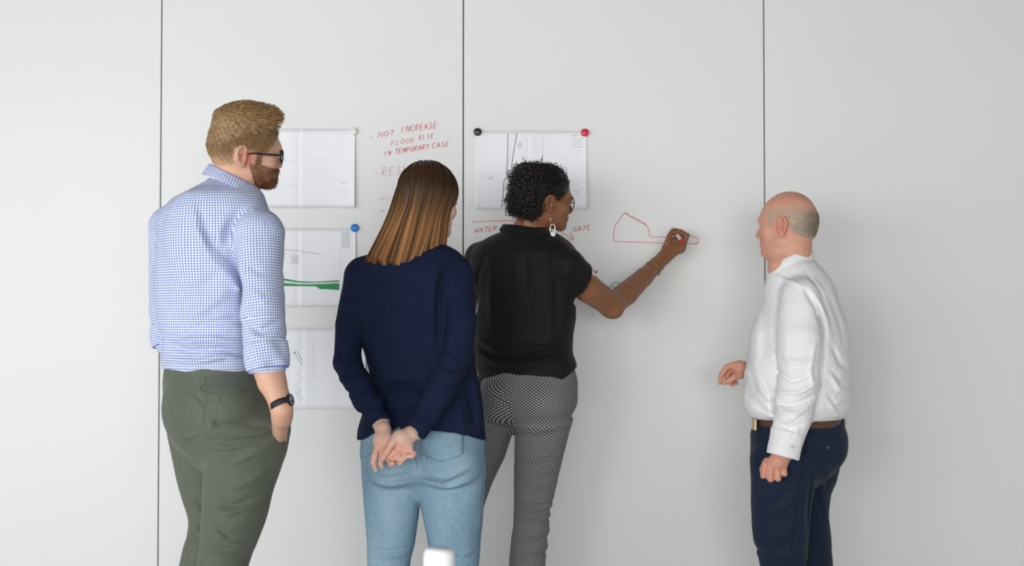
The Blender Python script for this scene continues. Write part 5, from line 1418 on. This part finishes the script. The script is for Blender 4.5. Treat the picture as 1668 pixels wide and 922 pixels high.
    Bd.add(cone(W(1088, 404, 4.872), W(1108, 404, 4.872), 0.021, 0.021), 0.012)
    Bd.add(cone(W(1094, 396, 4.878), W(1112, 396, 4.880), 0.017, 0.017), 0.012)
    H([(1083, 410, -.018), (1087, 396, -.026), (1091, 384, -.018), (1095, 376, -.002)], [0.0150, 0.0118, 0.0102, 0.0080])     # thumb along the near side
    H([(1112, 398, -.014), (1119, 384, -.012), (1109, 377.5, .006), (1099, 374.5, .016)], [0.0115, 0.0104, 0.0090, 0.0076])   # index over the pen
    H([(1112, 402, .004), (1117, 389, .018), (1107, 382, .028), (1099, 382, .026)], [0.0112, 0.0100, 0.0088, 0.0076])
    H([(1111, 406, .016), (1114, 395, .034), (1105, 389, .040), (1097, 389, .034)], [0.0108, 0.0096, 0.0086, 0.0074])
    H([(1108, 409, .026), (1110, 401, .046), (1102, 396, .050), (1096, 395, .042)], [0.0100, 0.0088, 0.0078, 0.0068])
    # left arm hangs in front of her, hidden
    Bd.chain([W(776, 440, 4.60), W(755, 520, 4.66), W(780, 590, 4.72)], [0.036, 0.034, 0.025], 0.01)
    hand_chain(Bd, [(780, 590), (792, 606)], 4.72, [0.025, 0.028], .01)
    for dx in (-9, -3, 3, 9): hand_chain(Bd, [(800 + dx * .8, 606), (806 + dx, 622), (808 + dx, 634, .02)], 4.72, [0.0105, 0.009, 0.007])
    Bd.sub(cone(W(1110, 392, 4.852), W(1094.5, 370.5, WALL_Y), 0.0082), 0.0015)
    hair_c = np.array((0.010, 0.0075, 0.007))
    HL = pchip([-.14, -.07, -.045, -.02, .0, .02, .045, .065, .085, .14], [-.060, -.056, -.04, .01, .025, .005, .020, .045, .070, .085])
    def extra(V, q, col):
        inh = (np.abs(q[:, 0]) < 0.079) & (np.abs(q[:, 1]) < 0.15) & (q[:, 2] < 0.15) & (q[:, 2] > -.13)
        ez = (np.abs(q[:, 0]) > 0.068) & (np.abs(q[:, 1] + .013) < .028) & (q[:, 2] < .026)
        t = sstep(-.008, .006, q[:, 2] - HL(q[:, 1])) * inh * ~ez * .9
        col = col * (1 - t[:, None]) + hair_c * t[:, None]
        kn = np.exp(-(np.linalg.norm(V - W(1097, 386, 4.90), axis=1) / .02) ** 2) * .4
        return col * (1 - kn[:, None]) + np.array((.42, .14, .085)) * kn[:, None]
    m_skin = attr_mat('brown_skin', 'tint', rough=0.45, spec=0.4, noise=(60.0, 0.06), bump=(300.0, 0.06, 0.001), sss=0.06)
    body = build('body', Bd, 0.003, m_skin, P0, color=skin_color((0.255, 0.105, 0.048), (0.24, 0.075, 0.045), hd, extra))
    eyes(P0, hd, M_IRIS_BROWN)
    for sg in (-1, 1):
        v, f = tube_vf([hd.w((sg * .016, .097, .014)), hd.w((sg * .032, .096, .019)), hd.w((sg * .050, .082, .014))], [.0026, .003, .001], 6); link_mesh('eyebrow', v, f, mat('black_brow', (.012, .009, .008)), P0)
    # ---- hair: a full base, a pinned bunch, and many small curls
    rng = np.random.default_rng(9)
    Hc = Field(); hl = lambda c, r: ell(hd.w(c), np.array(r) * hs, hd.R)
    Hc.add(hl((0, -.010, .036), (.080, .100, .089)), 0)
    Hc.add(hl((.0, -.062, .000), (.072, .060, .062)), .02)
    Hc.add(hl((.01, -.075, -.030), (.062, .050, .045)), .02)
    Hc.add(ell(W(856, 289, 4.465), (.038, .044, .040)), .010)
    rp1, rp2 = ripple(110, .004, 51), ripple(260, .0022, 52)
    Hc.disp(lambda P: (rp1(P) + rp2(P)) * (0.15 + 0.85 * sstep(-.01, -.06, hd.loc(P)[:, 1])).astype(F32))
    Hc.cut(lambda P: (HL(hd.loc(P)[:, 1]) + .002 - hd.loc(P)[:, 2]) * .7)
    earc = hd.w((.080, -.008, -.008)); Hc.sub(ell(earc, (.022, .030, .032)), .006)
    m_hair = attr_mat('black_curly_hair', 'tint', rough=0.35, spec=0.45)
    hair = build('hair', Hc, .0035, m_hair, P0, color=lambda V: np.repeat(hair_c[None], len(V), 0), label='black curly hair pinned up at the back')
    hv, hf = BUILT[hair.name]
    # smooth strands from the hairline back to the bunch
    p, n_ = surface_points(hv, hf, 2600, rng, lambda c: (hd.loc(c)[:, 1] > -.06).astype(float))
    back = hd.w((.0, -.11, .03)) - p; back /= np.linalg.norm(back, axis=1, keepdims=True)
    tan = back - n_ * (back * n_).sum(1, keepdims=True)
    paths = grow(p + n_ * .0005, tan + rng.normal(size=p.shape) * .08 + n_ * .03, rng.uniform(.02, .04, len(p)), tan, .3, 6, rng, .05)
    v1, f1, c1 = strand_mesh(paths, .0009, .0004, 3, hair_c[None] * rng.uniform(.6, 1.6, (len(p), 1)))
    # ringlets over the back of the head and the bunch
    K = 1250; m = 16
    p, n_ = surface_points(hv, hf, K, rng, lambda c: (hd.loc(c)[:, 1] < -.045).astype(float))
    ax_ = rng.normal(size=p.shape) * .6 + np.array((-.1, -.1, -.55)) + n_ * .35; ax_ /= np.linalg.norm(ax_, axis=1, keepdims=True)
    e1 = np.cross(ax_, n_); e1 /= np.linalg.norm(e1, axis=1, keepdims=True) + 1e-9; e2 = np.cross(ax_, e1)
    L = rng.uniform(.016, .036, K); rr = rng.uniform(.004, .0085, K); turns = rng.uniform(1.0, 2.2, K); ph = rng.uniform(0, 6.28, K)
    s = np.linspace(0, 1, m)[None, :]
    an = ph[:, None] + 2 * math.pi * turns[:, None] * s
    paths = p[:, None] + ax_[:, None] * (s * L[:, None])[..., None] + (rr[:, None] * np.cos(an))[..., None] * e1[:, None] + (rr[:, None] * np.sin(an))[..., None] * e2[:, None]
    v2, f2, c2 = strand_mesh(paths, rng.uniform(.0014, .0030, K), .0007, 4, hair_c[None] * rng.uniform(.6, 2.0, (K, 1)))
    # two loose loops standing off the bunch, wisps at the nape
    lst = []
    for (cx, cy, r_, dy) in ((830.5, 283, .0112, 4.465), (858, 269, .008, 4.47), (851, 271, .006, 4.47), (920, 275, .006, 4.53), (905, 268, .006, 4.5)):
        c = W(cx, cy, dy)
        pts = [c + r_ * np.array((math.cos(a), .25 * math.sin(a * .5), math.sin(a))) for a in np.linspace(.4, 6.6, 22)]
        lst.append(tube_vf(pts, [.0016 if r_ > .01 else .0009] * 22, 6))
    for k in range(26):
        c = W(rng.uniform(832, 880), rng.uniform(345, 358), 4.45); d = np.array((rng.uniform(-.5, .3), rng.uniform(-.4, .1), -.8)); st = [c]
        for i in range(7):
            d = d + rng.normal(size=3) * .5; d /= np.linalg.norm(d); st.append(st[-1] + d * .0035)
        lst.append(tube_vf(st, [.0007] * 8, 4))
    v3, f3 = merge_vf(lst); v3 = np.array(v3); f3q = [q for q in f3]
    link_mesh('hair_strands', v1, f1, m_hair, hair, colors=c1)['kind'] = 'stuff'
    link_mesh('hair_curls', v2, f2, m_hair, hair, colors=c2)['kind'] = 'stuff'
    link_mesh('loose_curls', v3, f3q, m_hair, hair, colors=np.repeat(hair_c[None], len(v3), 0))['kind'] = 'stuff'
    # ---- glasses, earring, bracelet
    m_rim = mat('tortoise_dark_frame', (0.010, 0.008, 0.008), rough=0.3, spec=0.5); m_tmp = mat('amber_temple', (0.22, 0.075, 0.018), rough=0.35)
    glasses(P0, hd, m_rim, M_LENS, 0.0019, 0.024, 0.021, 'dark round glasses with amber temples', m_tmp)
    er = empty('earring', (0, 0, 0)); er.parent = P0; er['label'] = 'long silver drop earring'
    m_sil = mat('brushed_silver', (0.80, 0.78, 0.74), rough=0.25, metallic=0.9)
    ez = hd.w((.082, -.012, -.036)); ye = ez[1] - .004
    v, f = tube_vf([ez, W(896.5, 356, ye), W(897.5, 365, ye)], .0008, 6); link_mesh('hook', v, f, m_sil, er)
    lp = [W(900 + 4.2 * math.sin(a), 373 - 8 * math.cos(a), ye) for a in np.linspace(0, 2 * math.pi, 25)]
    v, f = tube_vf(lp, .0013, 6, cap=False); link_mesh('leaf_loop', v, f, m_sil, er)
    dc = W(901, 381, ye - .003); v, f = lathe_vf([(0, -.0008), (.0085, -.0008), (.009, 0), (.0085, .0008), (0, .0008)], dc, (.25, -1, .1), 20); link_mesh('disc', v, f, mat('pale_shell', (0.82, 0.80, 0.75), rough=0.3), er)
    br = empty('bracelet', (0, 0, 0)); br.parent = P0; br['label'] = 'thin gold and olive bracelet'
    bc = W(1062.5, 438.5, 4.797); bax = wrr - W(1048, 452, 4.755)
    m_gold = mat('gold', (0.62, 0.42, 0.10), rough=0.3, metallic=0.8); m_ol = mat('olive_cord', (0.10, 0.10, 0.03), rough=0.8)
    bax = bax / np.linalg.norm(bax); e1 = np.cross(bax, (0, 0, 1)); e1 /= np.linalg.norm(e1); e2 = np.cross(bax, e1)
    for r_, mm, sh, nm in ((.0305, m_gold, 0, 'gold_band'), (.0310, m_ol, .0035, 'cord')):
        v, f = tube_vf([bc + bax * (sh + .004 * math.sin(a)) + r_ * (math.cos(a) * e1 + math.sin(a) * e2) for a in np.linspace(0, 2 * math.pi, 33)], .0013, 6, cap=False); link_mesh(nm, v, f, mm, br)
    e = bc + .031 * (-e2); v, f = tube_vf([W(1073, 443, 4.785), W(1074.5, 446, 4.784), W(1073.5, 450, 4.783)], .0013, 6); link_mesh('tassel', v, f, m_ol, br)
    shoes(P0, [W(855, 1062, 4.54), W(738, 1060, 4.58)], YAW, mat('black_shoe_leather', (0.015, 0.014, 0.014), rough=0.4), mat('black_sole', (0.01, 0.01, 0.01), rough=0.8), .24)
    # ---- the marker she holds: a thing of its own
    tail, nib = W(1110, 392, 4.852), W(1094.5, 370.5, WALL_Y - 0.0015)
    d = nib - tail; Ln = np.linalg.norm(d); d = d / Ln
    mk = empty('whiteboard_marker', tuple(tail)); tag(mk, 'white whiteboard marker with a red end plug, held in the drawing hand', 'marker')
    m_w = mat('white_plastic', (0.85, 0.84, 0.83), rough=0.35); m_r = mat('red_plastic', (0.72, 0.010, 0.020), rough=0.3)
    v, f = lathe_vf([(0, 0.004), (.0072, .004), (.0074, .006), (.0074, Ln - .045), (.0066, Ln - .042), (.0052, Ln - .022), (.0030, Ln - .018), (.0030, Ln - .012), (0, Ln - .012)], tail, d, 24); link_mesh('barrel', v, f, m_w, mk)
    v, f = lathe_vf([(0, -.006), (.0058, -.006), (.0070, -.0045), (.0072, .005), (0, .005)], tail, d, 24); link_mesh('end_plug', v, f, m_r, mk)
    v, f = lathe_vf([(.0028, Ln - .013), (.0026, Ln - .004), (.0012, Ln), (0, Ln)], tail, d, 16); link_mesh('nib', v, f, m_r, mk)
drawing_woman()

# ------------------------------------------------------------------ older balding man in the white shirt
def older_man():
    Y = 4.50; YAW = -68.0; yr = math.radians(YAW)
    base = W(1295, 700, Y); P0 = empty('person', (base[0], Y, 0))
    tag(P0, 'balding grey-haired man in a white shirt and navy trousers, watching the drawing', 'person', 'people at the wall')
    hd = head_field(rot_axes(-57, 1, -4), W(1281, 365, 4.50), s=0.955, nose=0.9, fat=1.06, jaw=1.02, ear=1.15)
    rows = [(424, 1270, 1326, .9), (436, 1256, 1338, .95), (450, 1250, 1349, 1.0), (465, 1247, 1358, 1.0), (485, 1244, 1365, .95), (520, 1232, 1376, .9), (560, 1220, 1383, .88), (600, 1214, 1386, .86), (640, 1210, 1387, .86), (658, 1210, 1386, .86), (672, 1216, 1381, .86), (684, 1228, 1373, .86)]
    torso = silh(rows, Y, yr, 0.88)
    shl, m1, ell_, cul = W(1306, 486, 4.37), W(1303, 550, 4.33), W(1301, 622, 4.31), W(1276, 738, 4.285)
    shr, elr, wrr = W(1292, 490, 4.64), W(1296, 600, 4.70), W(1217, 603, 4.63)
    S = Field()
    S.add(loft(torso, yr, 2.2), 0)
    S.add(cone(W(1304, 454, 4.45), W(1306, 478, 4.40), 0.04, 0.055), 0.04)
    S.chain([shl, m1, ell_], [0.068, 0.076, 0.070], 0.022)
    S.chain([ell_, W(1292, 680, 4.295), cul], [0.066, 0.062, 0.050], 0.014)
    S.chain([shr, elr, W(1235, 602, 4.64)], [0.060, 0.055, 0.040], 0.02)
    FO = [([(1254, 620), (1262, 655), (1270, 690)], 4.25, 0.006, -0.005), ([(1330, 560), (1320, 600), (1325, 640)], 4.24, 0.008, 0.005), ([(1262, 560), (1290, 590), (1330, 590)], 4.24, 0.009, 0.004), ([(1266, 600), (1292, 622), (1325, 608)], 4.24, 0.006, -0.005), ([(1256, 678), (1280, 690), (1306, 676)], 4.22, 0.005, 0.005),
          ([(1282, 712), (1290, 728), (1284, 744)], 4.20, 0.005, 0.004), ([(1344, 600), (1364, 618), (1384, 612)], 4.38, 0.006, -0.005), ([(1342, 650), (1360, 676), (1376, 680)], 4.38, 0.006, 0.005), ([(1318, 448), (1340, 480), (1352, 520)], 4.36, 0.007, -0.005), ([(1236, 560), (1232, 600), (1240, 640), (1262, 668)], 4.30, 0.007, -0.005),
          ([(1312, 470), (1330, 500), (1340, 535), (1340, 580), (1336, 620)], 4.30, 0.009, -0.012), ([(1322, 478), (1346, 520), (1352, 560)], 4.34, 0.012, 0.006), ([(1345, 560), (1362, 590), (1380, 600)], 4.4, 0.010, -0.006), ([(1342, 610), (1358, 632), (1378, 636)], 4.4, 0.009, 0.006), ([(1338, 640), (1352, 660), (1375, 664)], 4.4, 0.008, -0.006),
          ([(1262, 640), (1300, 640), (1336, 622)], 4.24, 0.008, 0.006), ([(1256, 660), (1295, 660), (1332, 642)], 4.24, 0.008, -0.007), ([(1262, 672), (1296, 674), (1328, 660)], 4.23, 0.007, 0.006), ([(1270, 690), (1290, 700), (1312, 690)], 4.22, 0.007, -0.005), ([(1290, 690), (1286, 715), (1284, 740)], 4.22, 0.006, -0.005), ([(1302, 696), (1298, 715), (1296, 730)], 4.22, 0.006, 0.005),
          ([(1230, 600), (1245, 640), (1275, 672)], 4.30, 0.014, 0.006), ([(1222, 600), (1232, 650), (1255, 678)], 4.32, 0.012, -0.005), ([(1286, 500), (1280, 560), (1286, 610)], 4.26, 0.012, 0.003), ([(1262, 480), (1255, 540), (1250, 600)], 4.30, 0.016, -0.004), ([(1250, 478), (1240, 540), (1234, 580)], 4.35, 0.016, 0.003),
          ([(1272, 445), (1290, 455), (1312, 468)], 4.30, 0.008, 0.004), ([(1345, 480), (1362, 520), (1370, 560)], 4.42, 0.012, -0.004)]
    S.disp(folds(FO, 4.56)); S.disp(ripple(24, 0.0022, 33)); S.disp(ripple(50, 0.0009, 34))
    za = W(0, 684, 4.4)[2]
    def low(P):
        d = za - P[:, 2]
        q = P - np.array(ell_); axx = np.array(cul) - np.array(ell_); t = np.clip(q @ axx / (axx @ axx), 0, 1.2); dist = np.linalg.norm(q - t[:, None] * axx, axis=1)
        return np.where(dist < 0.085, -1.0, d)
    S.cut(low)
    axc = (cul - W(1292, 680, 4.295)); axc = axc / np.linalg.norm(axc)
    S.cut(lambda P: np.where(np.linalg.norm(P - cul, axis=1) < 0.12, (P - cul) @ axc - 0.004, -1.0))
    m_sh = mat('white_cotton', (0.86, 0.865, 0.87), rough=0.85, spec=0.2, bump=(60.0, 0.10, 0.004))
    wrinkled(m_sh, 8, 0.022, 0.6); wrinkled(m_sh, 22, 0.006, 0.4)
    sh = build('shirt', S, 0.0045, m_sh, P0, label='white long-sleeved shirt')
    C = Field(); a, b = W(1284, 704, 4.288), W(1275, 741, 4.283); ax = (b - a) / np.linalg.norm(b - a)
    C.add(cone(a, b, 0.058, 0.054), 0); C.disp(ripple(40, .003, 35)); C.cut(lambda P: np.maximum((P - b) @ ax - .006, -((P - a) @ ax) - .002)); C.sub(cone(a, b + ax * .05, .046, .043), .003)
    cf = build('cuff', C, .004, m_sh, sh)
    v, f = lathe_vf([(0, .0015), (.0052, .0012), (.0056, 0), (0, -.001)], W(1290, 728, 4.222), (.3, -1, 0), 14); link_mesh('cuff_button', v, f, mat('pearl_button', (.7, .7, .7), rough=.3), sh)
    collar_strip('collar', lambda t: W(1290 + 32 * math.sin(t), 420 - 13 * math.sin(t) - 4 * math.cos(t), 4.50 - 0.066 * math.cos(t)),
                 lambda t: W(1288 + 40 * math.sin(t), 442 - 17 * math.sin(t) - 3 * math.cos(t), 4.50 - 0.080 * math.cos(t)), sh, m_sh, math.pi * 1.42)
    # ---- trousers with belt
    T = Field()
    pel = silh([(676, 1232, 1370, .88), (690, 1228, 1374, .88), (712, 1223, 1379, .88), (735, 1222, 1376, .88), (765, 1228, 1362, .84), (785, 1250, 1340, .8), (805, 1280, 1312, .8)], Y, yr, .88)
    T.add(loft(pel, yr, 2.2), 0)
    T.add(ell(W(1345, 722, 4.44), (.072, .09, .085)), .03)
    ll = [(712, 1240, 1318, .9, -.07), (745, 1223, 1336, 1.0, -.09), (790, 1224, 1326, 1.0, -.09), (830, 1225, 1320, 1.0, -.09), (870, 1227, 1317, 1, -.08), (892, 1229, 1315, 1, -.07), (910, 1236, 1313, 1, -.06), (940, 1242, 1310, 1, -.05), (1050, 1250, 1306, 1, -.05), (1062, 1250, 1306, 1, -.05)]
    lr = [(712, 1275, 1352, .9, .07), (745, 1256, 1368, 1.0, .09), (780, 1262, 1362, 1.0, .09), (808, 1266, 1352, 1.0, .09), (830, 1268, 1350, 1, .09), (860, 1272, 1351, 1, .09), (895, 1277, 1353, 1, .1), (922, 1283, 1356, 1, .1), (1040, 1296, 1350, 1, .1), (1052, 1296, 1350, 1, .1)]
    T.add(loft(silh(ll, Y, yr, 1), yr, 2.15), .012); T.add(loft(silh(lr, Y, yr, 1), yr, 2.15), .012)
    FO = [([(1302, 740), (1322, 780), (1320, 820), (1318, 870)], 4.32, .008, -.006), ([(1285, 800), (1262, 820), (1240, 830)], 4.3, .008, -.005), ([(1292, 815), (1268, 838), (1250, 845)], 4.3, .008, .005), ([(1240, 795), (1262, 800), (1285, 795)], 4.3, .007, .004), ([(1300, 850), (1285, 865), (1262, 880)], 4.3, .008, .005), ([(1308, 862), (1290, 885), (1265, 900)], 4.3, .008, -.006), ([(1312, 890), (1290, 905), (1270, 912)], 4.3, .007, .005), ([(1228, 890), (1240, 902), (1255, 905)], 4.35, .007, -.005),
          ([(1340, 760), (1348, 790), (1346, 808)], 4.42, .008, .005), ([(1328, 800), (1338, 830), (1346, 850)], 4.5, .008, -.005), ([(1330, 750), (1345, 742), (1362, 745)], 4.4, .007, -.003)]
    T.disp(folds(FO, 4.6)); T.disp(ripple(28, .0018, 36))
    m_tr = mat('navy_twill', (0.0085, 0.0175, 0.042), rough=0.8, spec=0.25, noise=(30.0, .08), bump=(700.0, .15, .0008), sheen=0.05)
    wrinkled(m_tr, 9, 0.014, 0.6, (1, 1, 1.4))
    tr = build('trousers', T, .0045, m_tr, P0, label='dark navy trousers')
    m_st = mat('navy_stitching', (0.004, 0.008, 0.02), rough=.9)
    seam_on('side_seam', [(1318, 700), (1312, 740), (1300, 800), (1288, 900)], .0011, T, m_st, tr, 4.1, 4.7)
    seam_on('pocket_edge', [(1241, 694), (1236, 720), (1234, 760)], .0012, T, m_st, tr, 4.1, 4.7)
    seam_on('pocket_edge', [(1336, 712), (1352, 710), (1368, 708)], .0011, T, m_st, tr, 4.1, 4.7)
    v, f = lathe_vf([(0, .0015), (.004, .001), (.0042, 0), (0, -.001)], on_surface(1348, 729, T, 4.1, 4.7, .001), (.3, -1, 0), 12); link_mesh('pocket_button', v, f, mat('brown_button', (.25, .11, .04), rough=.4), tr)
    Bl = Field(); Bl.add(loft([(r[0], r[1], r[2], r[3] + .003, r[4]) for r in silh([(679, 1229, 1373), (685, 1228, 1374), (692, 1227, 1375)], Y, yr, .88)], yr, 2.2), 0)
    m_belt = mat('brown_belt_leather', (.095, .045, .030), rough=.5, spec=.4, noise=(60., .1)); belt = build('belt', Bl, .0045, m_belt, P0, label='brown leather belt')
    fb = W(1229, 691, 4.44)
    box('belt_buckle', fb + (-.006, -.030, -.020), fb + (.004, .020, .020), mat('brass', (.45, .32, .17), rough=.35, metallic=.8), belt, .003)
    for px in (1237, 1372):
        p = on_surface(px, 686, Bl, 4.1, 4.7, .002); v, f = tube_vf([p + (0, 0, .022), p + (0, -.002, 0), p - (0, 0, .024)], .0045, 6); link_mesh('belt_loop', v, f, m_tr, tr)
    # ---- body
    Bd = Field(); Bd.add(hd, 0)
    Bd.add(cone(hd.w((0, -.026, -.050)), W(1291, 436, 4.50), .060, .066), .025)
    Bd.add(cone(hd.w((0, .03, -.085)), W(1272, 436, 4.48), .034, .045), .03)
    Bd.add(loft([(r[0], r[1], r[2], max(r[3] - .025, .02), r[4]) for r in torso[2:]], yr, 2.3), .02)
    Bd.add(loft([(r[0], r[1], r[2], r[3] - .025, r[4]) for r in pel], yr, 2.3), .03)
    for dep, pts in ((4.42, [(1280, 760, .055), (1274, 850, .045), (1276, 930, .034), (1278, 1058, .024)]), (4.59, [(1314, 760, .055), (1312, 850, .04), (1318, 930, .034), (1323, 1050, .024)])):
        Bd.chain([W(p[0], p[1], dep) for p in pts], [p[2] for p in pts], .02)
    Bd.chain([shl, m1, ell_, W(1285, 700, 4.290), cul], [.045, .045, .043, .036, .030], .01)
    # near (left) hand: loose fist, back of the hand to the viewer
    YL = 4.275
    Bd.chain([cul, W(1267, 752, YL)], [.030, .031], .01)
    Bd.add(cone(W(1251, 758, YL + .004), W(1273, 758, YL + .006), .0200, .0185), .012)
    for (kx, ky, tx, ty, dd) in ((1247, 757, 1244.5, 774, 0), (1256.5, 760, 1255, 780, -.005), (1266.5, 760, 1267, 779, -.004), (1275.5, 757, 1277, 771, .002)):
        hand_chain(Bd, [(kx, ky, -.009 + dd), (tx, ty, -.012 + dd), (tx + .5, ty + 1.0, .006 + dd), (kx + 1, ky + 10, .026 + dd)], YL, [.0112, .0104, .0096, .0085], .005, .004)
    hand_chain(Bd, [(1249, 752, .004), (1243, 764, .012), (1243, 776, .016)], YL, [.0130, .0112, .009], .006)
    # far (right) hand held out, first finger pointing down
    YR = 4.60
    H = lambda pts, r, k=.006: hand_chain(Bd, pts, YR, r, k)
    Bd.chain([shr, elr, wrr], [.04, .038, .029], .01)
    Bd.chain([wrr, W(1205, 602, YR + .012)], [.029, .030], .01)
    Bd.add(cone(W(1205, 597, YR), W(1203, 609, YR - .004), .021, .019), .01)
    H([(1198, 594, .0), (1184, 598, .002), (1175.5, 610, .004), (1172, 624, .006)], [.0115, .0106, .0092, .0070])             # index
    H([(1204, 611, -.016), (1195, 615, -.022), (1186, 621, -.020), (1179, 624, -.016)], [.0135, .0112, .0100, .0074])        # thumb
    H([(1197, 598, .014), (1186, 604, .020), (1184, 616, .020), (1190, 622, .016)], [.0112, .0102, .0090, .0076])
    H([(1199, 602, .024), (1190, 610, .032), (1189, 622, .030), (1194, 627, .024)], [.0108, .0098, .0086, .0074])
    H([(1202, 606, .030), (1196, 614, .040), (1196, 622, .036), (1200, 624, .030)], [.0100, .0090, .0080, .0068])
    grey = np.array((.40, .32, .235))
    UP = pchip([-.14, -.09, -.06, -.02, .02, .045, .07, .14], [.035, .050, .058, .060, .056, .050, .030, .02])
    LOW = pchip([-.14, -.085, -.055, -.03, -.014, .012, .03, .045, .06, .14], [-.052, -.050, -.035, .0, .024, -.005, -.010, .022, .045, .06])
    def band(q):
        q = q + 0.004 * np.sin(q[:, [1, 2, 0]] * 260 + 1.3) * np.sin(q[:, [2, 0, 1]] * 190)
        ez = (np.abs(q[:, 0]) > .069) & (np.abs(q[:, 1] + .013) < .027) & (q[:, 2] < .026)
        return sstep(-.016, .014, UP(q[:, 1]) - q[:, 2]) * sstep(-.010, .010, q[:, 2] - LOW(q[:, 1])) * (np.abs(q[:, 0]) < .082) * (np.abs(q[:, 1]) < .13) * ~ez * (np.abs(q[:, 2]) < .12)
    def extra(V, q, col):
        topr = sstep(.06, .11, q[:, 2]) * (np.abs(q[:, 0]) < .1) * (np.abs(q[:, 1]) < .13)
        col = col * (1 - .5 * topr[:, None]) + .5 * topr[:, None] * np.array((.64, .27, .17))
        t = band(q) * .55
        col = col * (1 - t[:, None]) + grey * t[:, None]
        for c, r_ in ((W(1258, 768, YL), .05), (W(1190, 610, YR), .06)):
            k = np.exp(-(np.linalg.norm(V - c, axis=1) / r_) ** 2) * .5; col = col * (1 - k[:, None]) + np.array((.58, .22, .155)) * k[:, None]
        return col
    m_skin = attr_mat('ruddy_skin', 'tint', rough=.48, spec=.35, noise=(45.0, .07), bump=(250.0, .1, .001), sss=.1)
    body = build('body', Bd, .003, m_skin, P0, color=skin_color((.66, .34, .24), (.58, .19, .135), hd, extra))
    eyes(P0, hd, M_IRIS_BLUE)
    bv, bf = BUILT[body.name]; rng = np.random.default_rng(17)
    p, n_ = surface_points(bv, bf, 5200, rng, lambda c: band(hd.loc(c)))
    up, fw = hd.R[:, 2], hd.R[:, 1]
    tgt = np.repeat((-up * .75 - fw * .55)[None], len(p), 0)
    paths = grow(p - n_ * .001, n_ * .12 + tgt * .85 + rng.normal(size=p.shape) * .2, rng.uniform(.006, .012, len(p)) * (.35 + .65 * band(hd.loc(p)) ** 2), tgt, .3, 4, rng, .1)
    q = hd.loc(p); dk = sstep(-.06, -.11, q[:, 1])
    tint = (np.array((.60, .54, .44))[None] * (1 - dk[:, None]) + np.array((.36, .30, .22))[None] * dk[:, None]) * rng.uniform(.65, 1.3, (len(p), 1))
    v, f, c = strand_mesh(paths, .0006, .0003, 3, tint)
    link_mesh('hair', v, f, attr_mat('grey_hair', 'tint', rough=.5, spec=.3), P0, colors=c, label='short grey hair round a bald crown')['kind'] = 'stuff'
    for sg in (-1, 1):
        v, f = tube_vf([hd.w((sg * .014, .0945, .014)), hd.w((sg * .032, .0925, .019)), hd.w((sg * .050, .078, .015))], [.003, .0034, .001], 6); link_mesh('eyebrow', v, f, mat('grey_brow', (.42, .36, .28)), P0)
    shoes(P0, [W(1278, 1055, 4.44), W(1323, 1048, 4.6)], -70, mat('black_oxford_leather', (.012, .011, .011), rough=.3), mat('black_heel', (.01, .01, .01), rough=.8))
older_man()

# ------------------------------------------------------------------ white bottle close to the camera, blurred
def foreground():
    y = 1.75
    top = W(715.5, 894.5, y); zt = 0.72
    m_tab = mat('white_table_top', (.78, .78, .78), rough=.4); m_leg = mat('grey_table_leg', (.5, .5, .52), rough=.4, metallic=.6)
    tb = empty('table', (top[0], y, 0)); tag(tb, 'white table below the frame carrying the white bottle', 'table')
    box('table_top', (top[0] - .6, y - .35, zt - .03), (top[0] + .6, y + .35, zt), m_tab, tb, .004)
    for sx in (-.54, .54):
        for sy in (-.3, .3): box('table_leg', (top[0] + sx - .02, y + sy - .02, 0), (top[0] + sx + .02, y + sy + .02, zt - .03), m_leg, tb, .003)
    b = empty('white_bottle', (top[0], y, zt)); tag(b, 'blurred white bottle top close to the camera, at the bottom edge', 'bottle')
    h = top[2] - zt
    m_b = mat('white_bottle_plastic', (.86, .87, .87), rough=.4)
    v, f = lathe_vf([(0, 0), (.030, 0), (.033, .004), (.033, h * .62), (.030, h * .72), (.019, h * .80), (.018, h * .84), (0, h * .84)], (top[0], y, zt), (0, 0, 1), 32); link_mesh('bottle_body', v, f, m_b, b)
    v, f = lathe_vf([(.0185, h * .82), (.0205, h * .83), (.0200, h - .006), (.0175, h), (0, h)], (top[0], y, zt), (0, 0, 1), 32); link_mesh('cap', v, f, m_b, b)
foreground()
